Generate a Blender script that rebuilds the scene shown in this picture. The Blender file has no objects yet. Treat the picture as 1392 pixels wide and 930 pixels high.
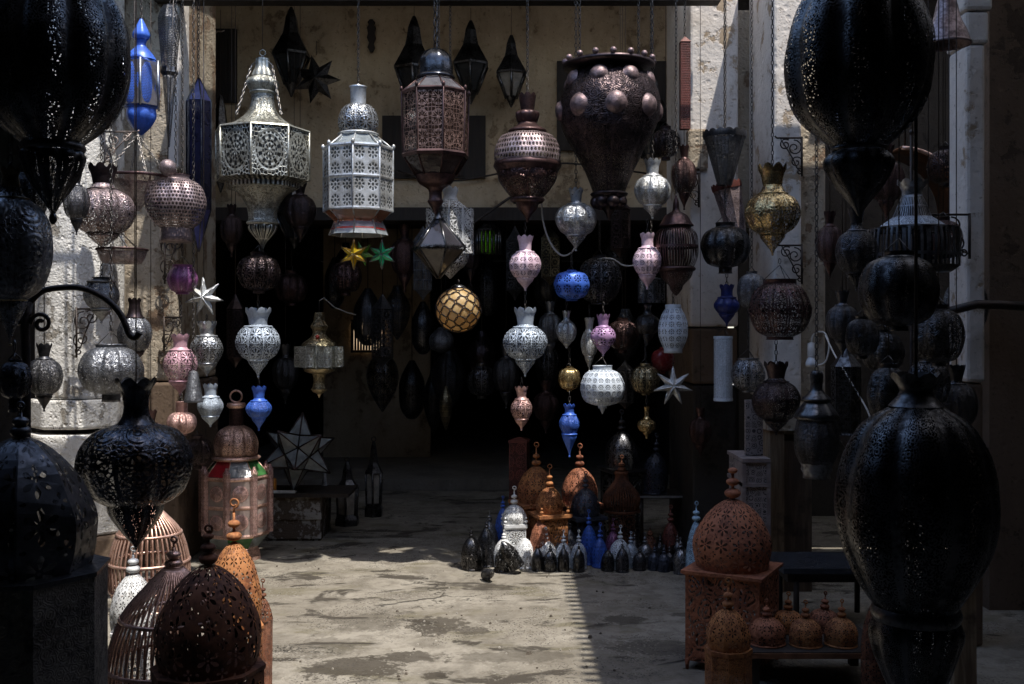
import bpy, math, random
from mathutils import Vector, Matrix, noise as mnoise
random.seed(7)
PI = math.pi
sc = bpy.context.scene
COL = sc.collection
F, HZ, CX, CAMZ = 1400.0, 450.0, 696.0, 1.6
RAILZ = 4.02
AWN = 2.68
SLOPE_X, SLOPE_Y = -.25, .33
EAVE = 7.60 - SLOPE_Y * 4.34

def W(px, py, d):
    return Vector(((px - CX) / F * d, d, CAMZ + (HZ - py) / F * d))
def gy(d):                       # picture row of the ground at distance d
    return HZ + CAMZ * F / d

# ------------------------------------------------------------------ node maths
class E:
    def __init__(s, nt, v): s.nt, s.v = nt, v
    def op(s, o, *a, clamp=False):
        n = s.nt.nodes.new('ShaderNodeMath'); n.operation = o; n.use_clamp = clamp
        for i, x in enumerate((s,) + a):
            if isinstance(x, E): s.nt.links.new(x.v, n.inputs[i])
            else: n.inputs[i].default_value = float(x)
        return E(s.nt, n.outputs[0])
    def __add__(s, o): return s.op('ADD', o)
    def __sub__(s, o): return s.op('SUBTRACT', o)
    def __mul__(s, o): return s.op('MULTIPLY', o)
    def __truediv__(s, o): return s.op('DIVIDE', o)
    def __radd__(s, o): return s.op('ADD', o)
    def __rmul__(s, o): return s.op('MULTIPLY', o)
    def __lt__(s, o): return s.op('LESS_THAN', o)
    def __gt__(s, o): return s.op('GREATER_THAN', o)
    def inv(s): return s.op('MULTIPLY_ADD', -1.0, 1.0)
    def abs(s): return s.op('ABSOLUTE')
    def fr(s): return s.op('FRACT')
    def fl(s): return s.op('FLOOR')
    def sin(s): return s.op('SINE')
    def cos(s): return s.op('COSINE')
    def sq(s): return s.op('SQRT')
    def max(s, o): return s.op('MAXIMUM', o)
    def min(s, o): return s.op('MINIMUM', o)
    def atan2(s, o): return s.op('ARCTAN2', o)
    def ss(s, a, b, lo=0.0, hi=1.0):
        n = s.nt.nodes.new('ShaderNodeMapRange'); n.interpolation_type = 'SMOOTHSTEP'
        s.nt.links.new(s.v, n.inputs['Value'])
        n.inputs['From Min'].default_value = a; n.inputs['From Max'].default_value = b
        n.inputs['To Min'].default_value = lo; n.inputs['To Max'].default_value = hi
        return E(s.nt, n.outputs['Result'])

def node(nt, t, **kw):
    n = nt.nodes.new(t)
    for k, v in kw.items(): setattr(n, k, v)
    return n
def comb(nt, x, y, z=0.0):
    n = nt.nodes.new('ShaderNodeCombineXYZ')
    for i, a in enumerate((x, y, z)):
        if isinstance(a, E): nt.links.new(a.v, n.inputs[i])
        else: n.inputs[i].default_value = a
    return n.outputs[0]
def noise(nt, vec, scale, detail=3.0, rough=0.55, dist=0.0):
    n = node(nt, 'ShaderNodeTexNoise')
    if vec is not None: nt.links.new(vec, n.inputs['Vector'])
    n.inputs['Scale'].default_value = scale; n.inputs['Detail'].default_value = detail
    n.inputs['Roughness'].default_value = rough; n.inputs['Distortion'].default_value = dist
    return E(nt, n.outputs['Fac'])
def voro(nt, vec, scale, feature='F1', dims='3D', rand=1.0):
    n = node(nt, 'ShaderNodeTexVoronoi', feature=feature, voronoi_dimensions=dims)
    if vec is not None: nt.links.new(vec, n.inputs['Vector'])
    n.inputs['Scale'].default_value = scale; n.inputs['Randomness'].default_value = rand
    return E(nt, n.outputs['Distance'])
def mixc(nt, f, a, b):
    n = node(nt, 'ShaderNodeMix', data_type='RGBA')
    if isinstance(f, E): nt.links.new(f.v, n.inputs[0])
    else: n.inputs[0].default_value = f
    for i, c in ((6, a), (7, b)):
        if isinstance(c, (tuple, list)): n.inputs[i].default_value = (*c, 1.0) if len(c) == 3 else c
        else: nt.links.new(c, n.inputs[i])
    return n.outputs[2]
def objco(nt): return node(nt, 'ShaderNodeTexCoord').outputs['Object']
def geopos(nt): return node(nt, 'ShaderNodeNewGeometry').outputs['Position']

def new_mat(name):
    m = bpy.data.materials.new(name); m.use_nodes = True
    nt = m.node_tree; nt.nodes.clear()
    out = node(nt, 'ShaderNodeOutputMaterial')
    return m, nt, out
def setc(nt, sock, c):
    if isinstance(c, (tuple, list)): sock.default_value = (*c, 1.0)
    else: nt.links.new(c, sock)
def bump(nt, h, strength=0.5, dist=0.01):
    b = node(nt, 'ShaderNodeBump'); b.inputs['Strength'].default_value = strength
    b.inputs['Distance'].default_value = dist
    nt.links.new(h.v, b.inputs['Height']); return b.outputs[0]

# ------------------------------------------------------------------ pierced metal
FIN = {  # colour, tarnish colour, metallic, roughness
 'silver':  ((.56,.59,.62), (.22,.22,.23), .75, .33),
 'brightsilver': ((.74,.76,.77), (.34,.33,.30), .6, .34),
 'antique': ((.50,.50,.44), (.17,.16,.13), .7, .38),
 'pewter':  ((.26,.27,.29), (.09,.09,.10), .75, .36),
 'bluegrey':((.46,.53,.62), (.30,.35,.42), .25, .42),
 'rose':    ((.66,.40,.46), (.40,.22,.27), .25, .45),
 'pinkwhite':((.78,.60,.68), (.55,.38,.46), .15, .45),
 'lilac':   ((.50,.30,.52), (.28,.16,.30), .2, .42),
 'plum':    ((.23,.085,.18), (.09,.035,.07), .3, .4),
 'mauve':   ((.40,.31,.31), (.14,.10,.10), .6, .38),
 'copper':  ((.80,.52,.42), (.40,.23,.17), .65, .32),
 'rosecopper': ((.74,.47,.42), (.34,.19,.17), .6, .34),
 'bronze':  ((.10,.055,.052), (.035,.02,.019), .7, .36),
 'darkbronze':((.07,.05,.052), (.025,.019,.019), .85, .36)
,'oldcopper':((.36,.23,.19), (.12,.075,.06), .7, .34),
 'black':   ((.125,.125,.13), (.022,.020,.020), .96, .33),
 'gloss':   ((.07,.075,.09), (.04,.04,.045), .9, .20),
 'gold':    ((.62,.46,.22), (.22,.15,.07), .9, .26),
 'brass':   ((.40,.33,.20), (.15,.12,.07), .85, .33),
 'blue':    ((.055,.15,.60), (.035,.09,.38), .1, .38),
 'navy':    ((.025,.04,.20), (.015,.02,.10), .1, .4),
 'skyblue': ((.35,.52,.68), (.2,.32,.45), .1, .45),
 'white':   ((.78,.79,.80), (.58,.58,.57), .05, .45),
 'whiteblue':((.60,.66,.73), (.46,.51,.58), .05, .45),
 'rust':    ((.44,.185,.065), (.24,.085,.035), .1, .75),
 'rustred': ((.38,.145,.075), (.19,.065,.035), .1, .72),
 'bounce_grey':((.20,.18,.16), (.05,.044,.04), .3, .55),  # base lightened to stand in for light bounced off the ground
 'rustdark':((.20,.075,.035), (.085,.032,.02), .1, .75),
 'slate':   ((.06,.07,.10), (.03,.035,.05), .3, .42),
 'charcoal':((.10,.10,.11), (.045,.045,.047), .8, .36),
 'purple':  ((.34,.12,.28), (.20,.06,.17), .15, .35),
 'darkblue':((.03,.035,.075), (.02,.02,.035), .2, .2),
 'yellow':  ((.95,.70,.04), (.75,.45,.02), .05, .22),
 'green':   ((.06,.72,.32), (.03,.45,.18), .05, .22),
 'darkred': ((.22,.02,.02), (.12,.012,.012), .1, .25),
 'redbrown':((.14,.035,.025), (.07,.02,.015), .1, .55),
}
_mc = {}
def metal(fin, pat=None, k=1.0, clear=0.9):
    key = (fin, pat, k, clear)
    if key in _mc: return _mc[key]
    c1, c2, met, ro = FIN[fin]
    m, nt, out = new_mat('_'.join([fin, pat or 'plain']))
    p = node(nt, 'ShaderNodeBsdfPrincipled')
    oc = objco(nt)
    oi = node(nt, 'ShaderNodeObjectInfo')
    vadd = node(nt, 'ShaderNodeVectorMath', operation='ADD')
    nt.links.new(oc, vadd.inputs[0]); nt.links.new(oi.outputs['Random'], vadd.inputs[1])
    vec = vadd.outputs[0]
    n1 = noise(nt, vec, 9, 4, .6); n2 = noise(nt, vec, 60, 3, .6)
    tf = (n1 * 0.7 + n2 * 0.45).ss(.48, .72)
    base = mixc(nt, tf, c1, c2)
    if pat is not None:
        base = mixc(nt, E(nt, node(nt, 'ShaderNodeNewGeometry').outputs['Backfacing']), base, tuple(x * .10 + .004 for x in c2))  # inner faces darkened in colour so the pierced holes look shaded
    if fin.startswith('rust'):
        base = mixc(nt, noise(nt, vec, 25, 5, .7).ss(.52, .66, 0, .8), base, tuple(x * .5 for x in c2))
    p.inputs['Metallic'].default_value = met
    nt.links.new((n2.ss(.3, .8, ro - .06, ro + .16)).v, p.inputs['Roughness'])
    if pat is None:
        setc(nt, p.inputs['Base Color'], base)
        nt.links.new(bump(nt, n2, .12, .004), p.inputs['Normal'])
        nt.links.new(p.outputs[0], out.inputs[0]); _mc[key] = m; return m
    uv = node(nt, 'ShaderNodeUVMap').outputs[0]
    sp = node(nt, 'ShaderNodeSeparateXYZ'); nt.links.new(uv, sp.inputs[0])
    u, v = E(nt, sp.outputs[0]), E(nt, sp.outputs[1])
    gu = (u.fr() - 0.5).abs()                      # distance to gore middle
    cu, cv = (u * k).fr() - 0.5, (v * k).fr() - 0.5
    r = (cu * cu + cv * cv).sq(); th = cu.atan2(cv)
    rib = gu > .455
    if pat == 'rosette':
        petals = ((th * 8.0).cos() * .05 + .30)
        hole = ((r > .11) * (r < petals) * ((th * 8.0).cos() > -.25)).max((r > .37) * (r < .43) * ((th * 20.0).sin() > -.5))
        vd = voro(nt, comb(nt, u * k, v * k), 7.5, 'DISTANCE_TO_EDGE', '2D', .75)
        fil = (r > .47) * (vd > .06)
        m1 = hole.max(fil); edge = r.ss(.40, .46)
        hgt = vd.ss(0, .2).inv() * edge + (r * 40.0).cos() * .3 * edge.inv()
    elif pat == 'bigrosette':
        rings = ((r > .155) * (r < .20) * ((th * 12.0).sin() > -.5)).max((r > .33) * (r < .37) * ((th * 20.0).sin() > -.4))
        pet = (r > .05) * (r < .14) * ((th * 8.0).cos() > .0)
        pet2 = (r > .21) * (r < .31) * ((th * 10.0).cos() > .15)
        vd = voro(nt, comb(nt, u * k, v * k), 11.0, 'DISTANCE_TO_EDGE', '2D', .85)
        fil = (r > .435) * (vd > .12)
        m1 = rings.max(pet).max(pet2).max(fil)
        hgt = (r * 60.0).cos() * .5 * r.ss(.38, .44).inv() + vd.ss(0, .2).inv() * r.ss(.38, .44)
    elif pat == 'scroll':
        w = noise(nt, comb(nt, u * k, v * k), 3.0, 2, .5) - .5
        vv = comb(nt, u * k + w * .25, v * k - w * .2)
        f1 = voro(nt, vv, 3.4, 'F1', '2D', .8); vd = voro(nt, vv, 3.4, 'DISTANCE_TO_EDGE', '2D', .8)
        f2 = voro(nt, vv, 9.0, 'DISTANCE_TO_EDGE', '2D', .9)
        curl = (f1 * 26.0 + (f2 > .1) * 1.0).sin()
        m1 = ((curl > .15) * (vd > .04) * (f2 > .06))
        hgt = curl * -.5 + vd.ss(0, .2).inv()
    elif pat == 'mesh':
        q = k * 9.0
        row = (v * q).fl()
        a = (u * q + row * .5).fr() - .5; b = (v * q).fr() - .5
        rr = (a * a + b * b).sq(); m1 = rr < .36; hgt = rr
    elif pat == 'sparse':
        vn = voro(nt, comb(nt, u * k, v * k), 16.0, 'F1', '2D', 1.0)
        band = noise(nt, comb(nt, u * 2.2 * k, v * .7), 2.0, 2, .5)
        m1 = (vn < .31) * (band > .45) * (gu < .34)
        f1 = voro(nt, comb(nt, u * k, v * k), 5.0, 'F1', '2D', .8); fe = voro(nt, comb(nt, u * k, v * k), 13.0, 'DISTANCE_TO_EDGE', '2D', .9)
        orn = ((f1 * 24.0).sin() > .1) * (fe > .08) * (gu < .42)
        base = mixc(nt, orn * .95, base, tuple(x * .12 for x in c2))
        hgt = vn.ss(.2, .5) + orn * -.8
    elif pat == 'petal':
        pl = ((th * 6.0).cos()); hole = (r > .10) * (r < (pl * .11 + .30)) * (pl > -.1)
        a = (u * k + .5).fr() - .5; b = (v * k + .5).fr() - .5
        r2 = (a * a + b * b).sq(); t2 = a.atan2(b)
        h2 = (r2 > .05) * (r2 < ((t2 * 4.0).cos() * .05 + .15)) * ((t2 * 4.0).cos() > .2)
        m1 = hole.max(h2).max(r < .045); hgt = r.min(r2)
    elif pat == 'ringdot':
        m1 = ((r > .19) * (r < .38) * ((th * 8.0).cos() > -.35)).max(r < .10)
        hgt = r.ss(.2, .5)
    elif pat == 'slot':
        a = ((u * 6.0 * k).fr() - .5).abs(); b = ((v * 1.0 * k).fr() - .5).abs()
        m1 = (a < .27) * (b < .44); hgt = a
    elif pat == 'lattice':
        vd = voro(nt, comb(nt, u * k, v * k), 4.6, 'DISTANCE_TO_EDGE', '2D', .35)
        star = ((th * 8.0).cos() * .08 + .34)
        m1 = ((r < star) * (r > .10) * ((th * 4.0).sin().abs() > .3)).max((r > .42) * (vd > .07))
        hgt = vd
    if pat not in ('sparse', 'mesh'): m1 = m1 * rib.inv()
    hole = m1
    setc(nt, p.inputs['Base Color'], base)
    hh = hgt + rib * .8
    nt.links.new(bump(nt, hh, .12 if pat == 'sparse' else .35, .006), p.inputs['Normal'])
    tr = node(nt, 'ShaderNodeBsdfTransparent')
    mx = node(nt, 'ShaderNodeMixShader')
    nt.links.new((hole * clear).v, mx.inputs[0]); nt.links.new(p.outputs[0], mx.inputs[1]); nt.links.new(tr.outputs[0], mx.inputs[2])
    nt.links.new(mx.outputs[0], out.inputs[0])
    _mc[key] = m
    return m

def glass(name, tint, opac=.5, rough=.08, fac=1.0):
    key = ('glass', name)
    if key in _mc: return _mc[key]
    m, nt, out = new_mat(name)
    p = node(nt, 'ShaderNodeBsdfPrincipled')
    n = noise(nt, objco(nt), 14, 4, .6)
    setc(nt, p.inputs['Base Color'], mixc(nt, n.ss(.35, .7), tint, tuple(x * .6 for x in tint)))
    p.inputs['Roughness'].default_value = rough
    p.inputs['Specular IOR Level'].default_value = .6
    nt.links.new(bump(nt, noise(nt, objco(nt), 20, 2), .15, .01), p.inputs['Normal'])
    tr = node(nt, 'ShaderNodeBsdfTransparent'); tr.inputs[0].default_value = (*[min(1, .35 + x) for x in tint], 1)
    mx = node(nt, 'ShaderNodeMixShader'); mx.inputs[0].default_value = 1 - opac
    nt.links.new(p.outputs[0], mx.inputs[1]); nt.links.new(tr.outputs[0], mx.inputs[2])
    nt.links.new(mx.outputs[0], out.inputs[0]); _mc[key] = m
    return m

def plain(name, c1, c2=None, rough=.7, scale=12.0, bmp=.2, met=0.0):
    key = ('plain', name)
    if key in _mc: return _mc[key]
    m, nt, out = new_mat(name); p = node(nt, 'ShaderNodeBsdfPrincipled')
    oc = objco(nt)
    n = noise(nt, oc, scale, 5, .65)
    setc(nt, p.inputs['Base Color'], mixc(nt, n.ss(.35, .65), c1, c2 or tuple(x * .6 for x in c1)))
    p.inputs['Roughness'].default_value = rough; p.inputs['Metallic'].default_value = met
    nt.links.new(bump(nt, noise(nt, oc, scale * 4, 4, .6), bmp, .01), p.inputs['Normal'])
    nt.links.new(p.outputs[0], out.inputs[0]); _mc[key] = m
    return m

def wood(name, c1, c2, scale=1.0):
    m, nt, out = new_mat(name); p = node(nt, 'ShaderNodeBsdfPrincipled')
    mp = node(nt, 'ShaderNodeMapping'); nt.links.new(geopos(nt), mp.inputs[0])
    mp.inputs['Scale'].default_value = (22 * scale, 22 * scale, 1.6 * scale)
    n = noise(nt, mp.outputs[0], 1.5, 6, .65, .4)
    n2 = noise(nt, geopos(nt), 5, 4, .6)
    c = mixc(nt, n.ss(.35, .66), c1, c2)
    c = mixc(nt, n2.ss(.55, .75), c, tuple(x * .4 for x in c2))
    setc(nt, p.inputs['Base Color'], c); p.inputs['Roughness'].default_value = .75
    nt.links.new(bump(nt, n, .5, .01), p.inputs['Normal']); nt.links.new(p.outputs[0], out.inputs[0])
    return m

def plaster(name, c1, c2, c3, peel=.55, scale=1.0, bmp=.6, grime=0.0):
    m, nt, out = new_mat(name); p = node(nt, 'ShaderNodeBsdfPrincipled')
    g = geopos(nt)
    mp = node(nt, 'ShaderNodeMapping'); nt.links.new(g, mp.inputs[0])
    mp.inputs['Scale'].default_value = (1.6, 1.6, .55)
    n1 = noise(nt, mp.outputs[0], 1.7 * scale, 7, .66, .3); n2 = noise(nt, g, 9 * scale, 6, .65); n3 = noise(nt, g, 46 * scale, 4, .6)
    c = mixc(nt, (n1 * .7 + n2 * .3).ss(.36, .66), c1, c2)
    pl = (n1 * .55 + n2 * .5)
    c = mixc(nt, pl.ss(peel, peel + .05), c, c3)
    c = mixc(nt, n3.ss(.6, .72, 0, .55), c, tuple(x * .35 for x in c3))
    setc(nt, p.inputs['Base Color'], c); p.inputs['Roughness'].default_value = .9
    p.inputs['Specular IOR Level'].default_value = .2
    pits = voro(nt, g, 16 * scale).ss(.08, .3)
    h = n2 * .8 + n3 * .3 + pl.ss(peel, peel + .04) * -.5 + pits * .25
    nt.links.new(bump(nt, h, bmp, .03), p.inputs['Normal']); nt.links.new(p.outputs[0], out.inputs[0])
    return m

# ------------------------------------------------------------------ mesh building
class MB:
    def __init__(s): s.v, s.f, s.uv, s.sm, s.mi = [], [], [], [], []
    def face(s, idx, uv=None, sm=False, mi=0):
        s.f.append(idx); s.uv.append(uv or [(0, 0)] * len(idx)); s.sm.append(sm); s.mi.append(mi)
    def build(s, name, mat, parent=None, M=None):
        me = bpy.data.meshes.new(name)
        me.from_pydata([tuple(x) for x in s.v], [], s.f)
        l = me.uv_layers.new(name='UVMap')
        flat = [c for fu in s.uv for p in fu for c in p]
        l.data.foreach_set('uv', flat)
        me.polygons.foreach_set('use_smooth', s.sm)
        for mm in (mat if isinstance(mat, (list, tuple)) else [mat]): me.materials.append(mm)
        me.polygons.foreach_set('material_index', s.mi)
        if M is not None: me.transform(M)
        me.update()
        o = bpy.data.objects.new(name, me); COL.objects.link(o)
        if parent: o.parent = parent
        return o

def catmull(pts, n):
    if len(pts) < 3 or n < 2: return list(pts)
    P = [pts[0]] + list(pts) + [pts[-1]]; out = []
    for i in range(1, len(P) - 2):
        p0, p1, p2, p3 = P[i-1], P[i], P[i+1], P[i+2]
        for j in range(n):
            t = j / n
            out.append(tuple(.5 * ((2*p1[q]) + (-p0[q]+p2[q])*t + (2*p0[q]-5*p1[q]+4*p2[q]-p3[q])*t*t + (-p0[q]+3*p1[q]-3*p2[q]+p3[q])*t**3) for q in (0, 1)))
    out.append(tuple(pts[-1])); return [(max(a, .0004), b) for a, b in out]

def lathe(mb, prof, seg=24, gores=8, flute=0.0, smooth=True, zig=0.0, zign=8, cell=None, phase=0.0, cx=0.0, cy=0.0, poly=False, cap0=False, cap1=False, sq=1.0, zigend=0, vmode=True):
    """prof: list of (radius, z) from the top down."""
    if poly: seg = gores
    elif flute > 0 or zig > 0: seg = max(seg, (gores if flute > 0 else zign) * 4); seg = int(round(seg / max(gores, 1)) * gores) if flute > 0 else seg
    n = len(prof)
    al = [0.0]
    for i in range(1, n): al.append(al[-1] + math.dist(prof[i], prof[i-1]))
    rm = max(p[0] for p in prof)
    cs = cell or max(2 * PI * rm / gores, 1e-5)
    vo = .5 - (al[-1] / 2) / cs
    if cell is None and vmode:                  # whole number of cells up the height
        nc = max(1, round(al[-1] / cs)); cs = al[-1] / nc; vo = 0.0
    b = len(mb.v)
    for i, (r, z) in enumerate(prof):
        for j in range(seg):
            t = 2 * PI * j / seg + phase
            rr = r
            if flute: rr = r * (1 - flute * (1 - abs(math.sin(gores * (t - phase) / 2))) ** 1.5)
            zz = z
            if zig and i == zigend: zz = z + zig * abs(math.cos(zign * (t - phase) / 2)) ** .8 * 1.0
            # polar slot 0 faces the street (-y)
            mb.v.append((cx + rr * math.sin(t) , cy - rr * math.cos(t) * sq, zz))
    for i in range(n - 1):
        for j in range(seg):
            k = (j + 1) % seg
            u0, u1 = j / seg * gores, (j + 1) / seg * gores
            v0, v1 = vo + al[i] / cs, vo + al[i+1] / cs
            mb.face([b + i*seg + j, b + (i+1)*seg + j, b + (i+1)*seg + k, b + i*seg + k],
                    [(u0, v0), (u0, v1), (u1, v1), (u1, v0)], smooth)
    if cap0: mb.face([b + j for j in range(seg)], None, False)
    if cap1: mb.face([b + (n-1)*seg + j for j in range(seg - 1, -1, -1)], None, False)
    return mb

def tube(mb, pts, rad, sides=6, closed=False, taper=None):
    pts = [Vector(p) for p in pts]; n = len(pts); b = len(mb.v); nrm = None
    for i in range(n):
        if closed: t = pts[(i+1) % n] - pts[i-1]
        else: t = pts[min(i+1, n-1)] - pts[max(i-1, 0)]
        if t.length < 1e-9: t = Vector((0, 0, 1))
        t.normalize()
        if nrm is None:
            nrm = t.orthogonal().normalized()
        else:
            nrm = nrm - t * nrm.dot(t)
            nrm = nrm.normalized() if nrm.length > 1e-6 else t.orthogonal().normalized()
        bi = t.cross(nrm)
        r = rad if taper is None else rad * (1 + (taper - 1) * i / max(n - 1, 1))
        for j in range(sides):
            a = 2 * PI * j / sides
            mb.v.append(tuple(pts[i] + (nrm * math.cos(a) + bi * math.sin(a)) * r))
    for i in range(n if closed else n - 1):
        i2 = (i + 1) % n
        for j in range(sides):
            k = (j + 1) % sides
            mb.face([b + i*sides + j, b + i*sides + k, b + i2*sides + k, b + i2*sides + j], None, True)
    if not closed:
        mb.face([b + j for j in range(sides - 1, -1, -1)]); mb.face([b + (n-1)*sides + j for j in range(sides)])
    return mb

def box(mb, x0, x1, y0, y1, z0, z1, uvs=1.0):
    b = len(mb.v)
    for z in (z0, z1):
        for x, y in ((x0, y0), (x1, y0), (x1, y1), (x0, y1)): mb.v.append((x, y, z))
    for f in ((0,3,2,1), (4,5,6,7), (0,1,5,4), (1,2,6,5), (2,3,7,6), (3,0,4,7)):
        P = [mb.v[b + i] for i in f]
        if f in ((0,3,2,1), (4,5,6,7)): uv = [(p[0]*uvs, p[1]*uvs) for p in P]
        elif f in ((0,1,5,4), (2,3,7,6)): uv = [(p[0]*uvs, p[2]*uvs) for p in P]
        else: uv = [(p[1]*uvs, p[2]*uvs) for p in P]
        mb.face([b + i for i in f], uv)
    return mb
def grid(mb, o, ux, uy, nx, ny, jig=0.0, uvs=1.0):
    b = len(mb.v); o, ux, uy = Vector(o), Vector(ux), Vector(uy); nn = ux.cross(uy).normalized()
    for j in range(ny + 1):
        for i in range(nx + 1):
            mb.v.append(tuple(o + ux * (i / nx) + uy * (j / ny) + nn * random.uniform(-jig, jig)))
    for j in range(ny):
        for i in range(nx):
            a = b + j * (nx + 1) + i
            mb.face([a, a + 1, a + nx + 2, a + nx + 1], None, True)
    return mb
def sphere(mb, c, r, seg=14, rings=8, sz=1.0):
    prof = [(max(r * math.sin(PI * i / rings), .0003), c[2] + r * sz * math.cos(PI * i / rings)) for i in range(rings + 1)]
    return lathe(mb, prof, seg, cx=c[0], cy=c[1])
def ringy(mb, c, R, r, axis='y', n=16, sides=6):
    pts = []
    for i in range(n):
        a = 2 * PI * i / n
        pts.append((c[0] + R * math.cos(a), c[1], c[2] + R * math.sin(a)) if axis == 'y' else
                   (c[0] + R * math.cos(a), c[1] + R * math.sin(a), c[2]) if axis == 'z' else
                   (c[0], c[1] + R * math.cos(a), c[2] + R * math.sin(a)))
    return tube(mb, pts, r, sides, True)
def spiral(c, r0, turns, a0, sgn=1, n=20):
    pts = []
    for i in range(n + 1):
        t = i / n; r = r0 * (1 - t * .82); a = a0 + sgn * turns * 2 * PI * t
        pts.append((c[0] + r * math.cos(a), c[1] + r * .0, c[2] + r * math.sin(a)))
    return pts
def chain(mb, p0, p1, L=.034, w=.0026):
    p0, p1 = Vector(p0), Vector(p1); D = p1 - p0; n = max(1, int(D.length / (L * .78)))
    t = D.normalized(); a = t.orthogonal().normalized(); c = t.cross(a)
    for i in range(n):
        m = p0 + D * ((i + .5) / n); s = a if i % 2 else c
        pts = [m + t * (L * .5 * math.cos(q * PI / 3)) + s * (L * .24 * math.sin(q * PI / 3)) for q in range(6)]
        tube(mb, pts, w, 4, True)
    return mb

# ------------------------------------------------------------------ objects
def thing(name, label, cat, loc=(0, 0, 0), group=None, rz=0.0):
    o = bpy.data.objects.new(name, None); COL.objects.link(o)
    o.location = loc; o.rotation_euler = (0, 0, rz); o.empty_display_size = .05
    o['label'] = label; o['category'] = cat
    if group: o['group'] = group
    return o
def tag(o, label, cat, group=None):
    o['label'] = label; o['category'] = cat
    if group: o['group'] = group
    return o
def struct(o): o['kind'] = 'structure'; return o

IRON = plain('dark_iron', (.03, .026, .025), (.05, .035, .028), .5, 20, .3, .5)
CHAINM = plain('chain_steel', (.10, .095, .09), (.06, .05, .045), .45, 40, .2, .8)
BRIGHTCH = plain('bright_chain', (.45, .42, .38), (.25, .22, .19), .4, 40, .2, .7)

G_STR = 'lanterns hanging in strings across the shop front'
G_BIG = 'big dark lanterns hanging over the foreground'
G_DOME = 'small dome lanterns standing on the ground'
G_BRK = 'scroll brackets on the pillars'
G_IN = 'dim lanterns inside the dark passage'
G_RUST = 'rusty dome lanterns'
G_WALL = 'black lanterns hanging high by the recessed wall'

class L:
    """a lantern traced in picture rows and half widths at a distance d, built as a solid of revolution"""
    def __init__(s, name, label, cx, d, ybase, cat='lantern', group=None, rz=0.0):
        s.cx, s.d, s.yb = cx, d, ybase; s.s = d / F
        s.root = thing(name, label, cat, W(cx, ybase, d), group, rz)
    def z(s, y): return (s.yb - y) * s.s
    def rev(s, part, mat, prof, sub=4, parent=None, **kw):
        mb = MB(); P = catmull([(r * s.s, s.z(y)) for r, y in prof], sub) if sub > 1 else [(max(r, .05) * s.s, s.z(y)) for r, y in prof]
        if 'zig' in kw: kw['zig'] *= s.s
        lathe(mb, P, **kw)
        if sub > 1 and part in ('body', 'lower_bulb', 'dome', 'drum', 'drop', 'crown', 'neck'):
            rm = max(p[0] for p in P); am = rm * (.055 if rm > .12 else .035); fq = 1.6 / rm; of = Vector((s.cx * .37, s.d * 1.7, s.yb * .11))
            q = kw.get('gores', 8)
            for i, v in enumerate(mb.v):
                w_ = Vector(v); n_ = mnoise.noise(w_ * fq * .55 + of) + .5 * mnoise.noise(w_ * fq * 1.4 + of)
                k_ = 1 + am / rm * n_; mb.v[i] = (v[0] * k_, v[1] * k_, v[2])
        return mb.build(part, mat, parent or s.root)
    def bead(s, y, r, mat, part='bead', parent=None, dx=0, sz=.85):
        mb = MB(); sphere(mb, (dx * s.s, 0, s.z(y)), r * s.s, 12, 7, sz); return mb.build(part, mat, parent or s.root)
    def chain(s, y0, y1, mat=None, dx=0, L_=.034, w=.0026):
        z1 = RAILZ - s.root.location.z if y1 is None else s.z(y1)
        mb = MB(); chain(mb, (dx * s.s, 0, s.z(y0)), (dx * s.s, 0, z1), L_, w); return mb.build('chain', mat or CHAINM, s.root)
    def wire(s, y0, y1, mat=None, dx=0, r=.0022):
        z1 = RAILZ - s.root.location.z if y1 is None else s.z(y1)
        mb = MB(); tube(mb, [(dx * s.s, 0, s.z(y0)), (dx * s.s, 0, z1)], r, 5); return mb.build('hanging_wire', mat or IRON, s.root)
    def hook(s, y, r, mat, part='ring', parent=None):
        mb = MB(); ringy(mb, (0, 0, s.z(y)), r * s.s, r * s.s * .18, 'y', 16, 6); return mb.build(part, mat, parent or s.root)

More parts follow.
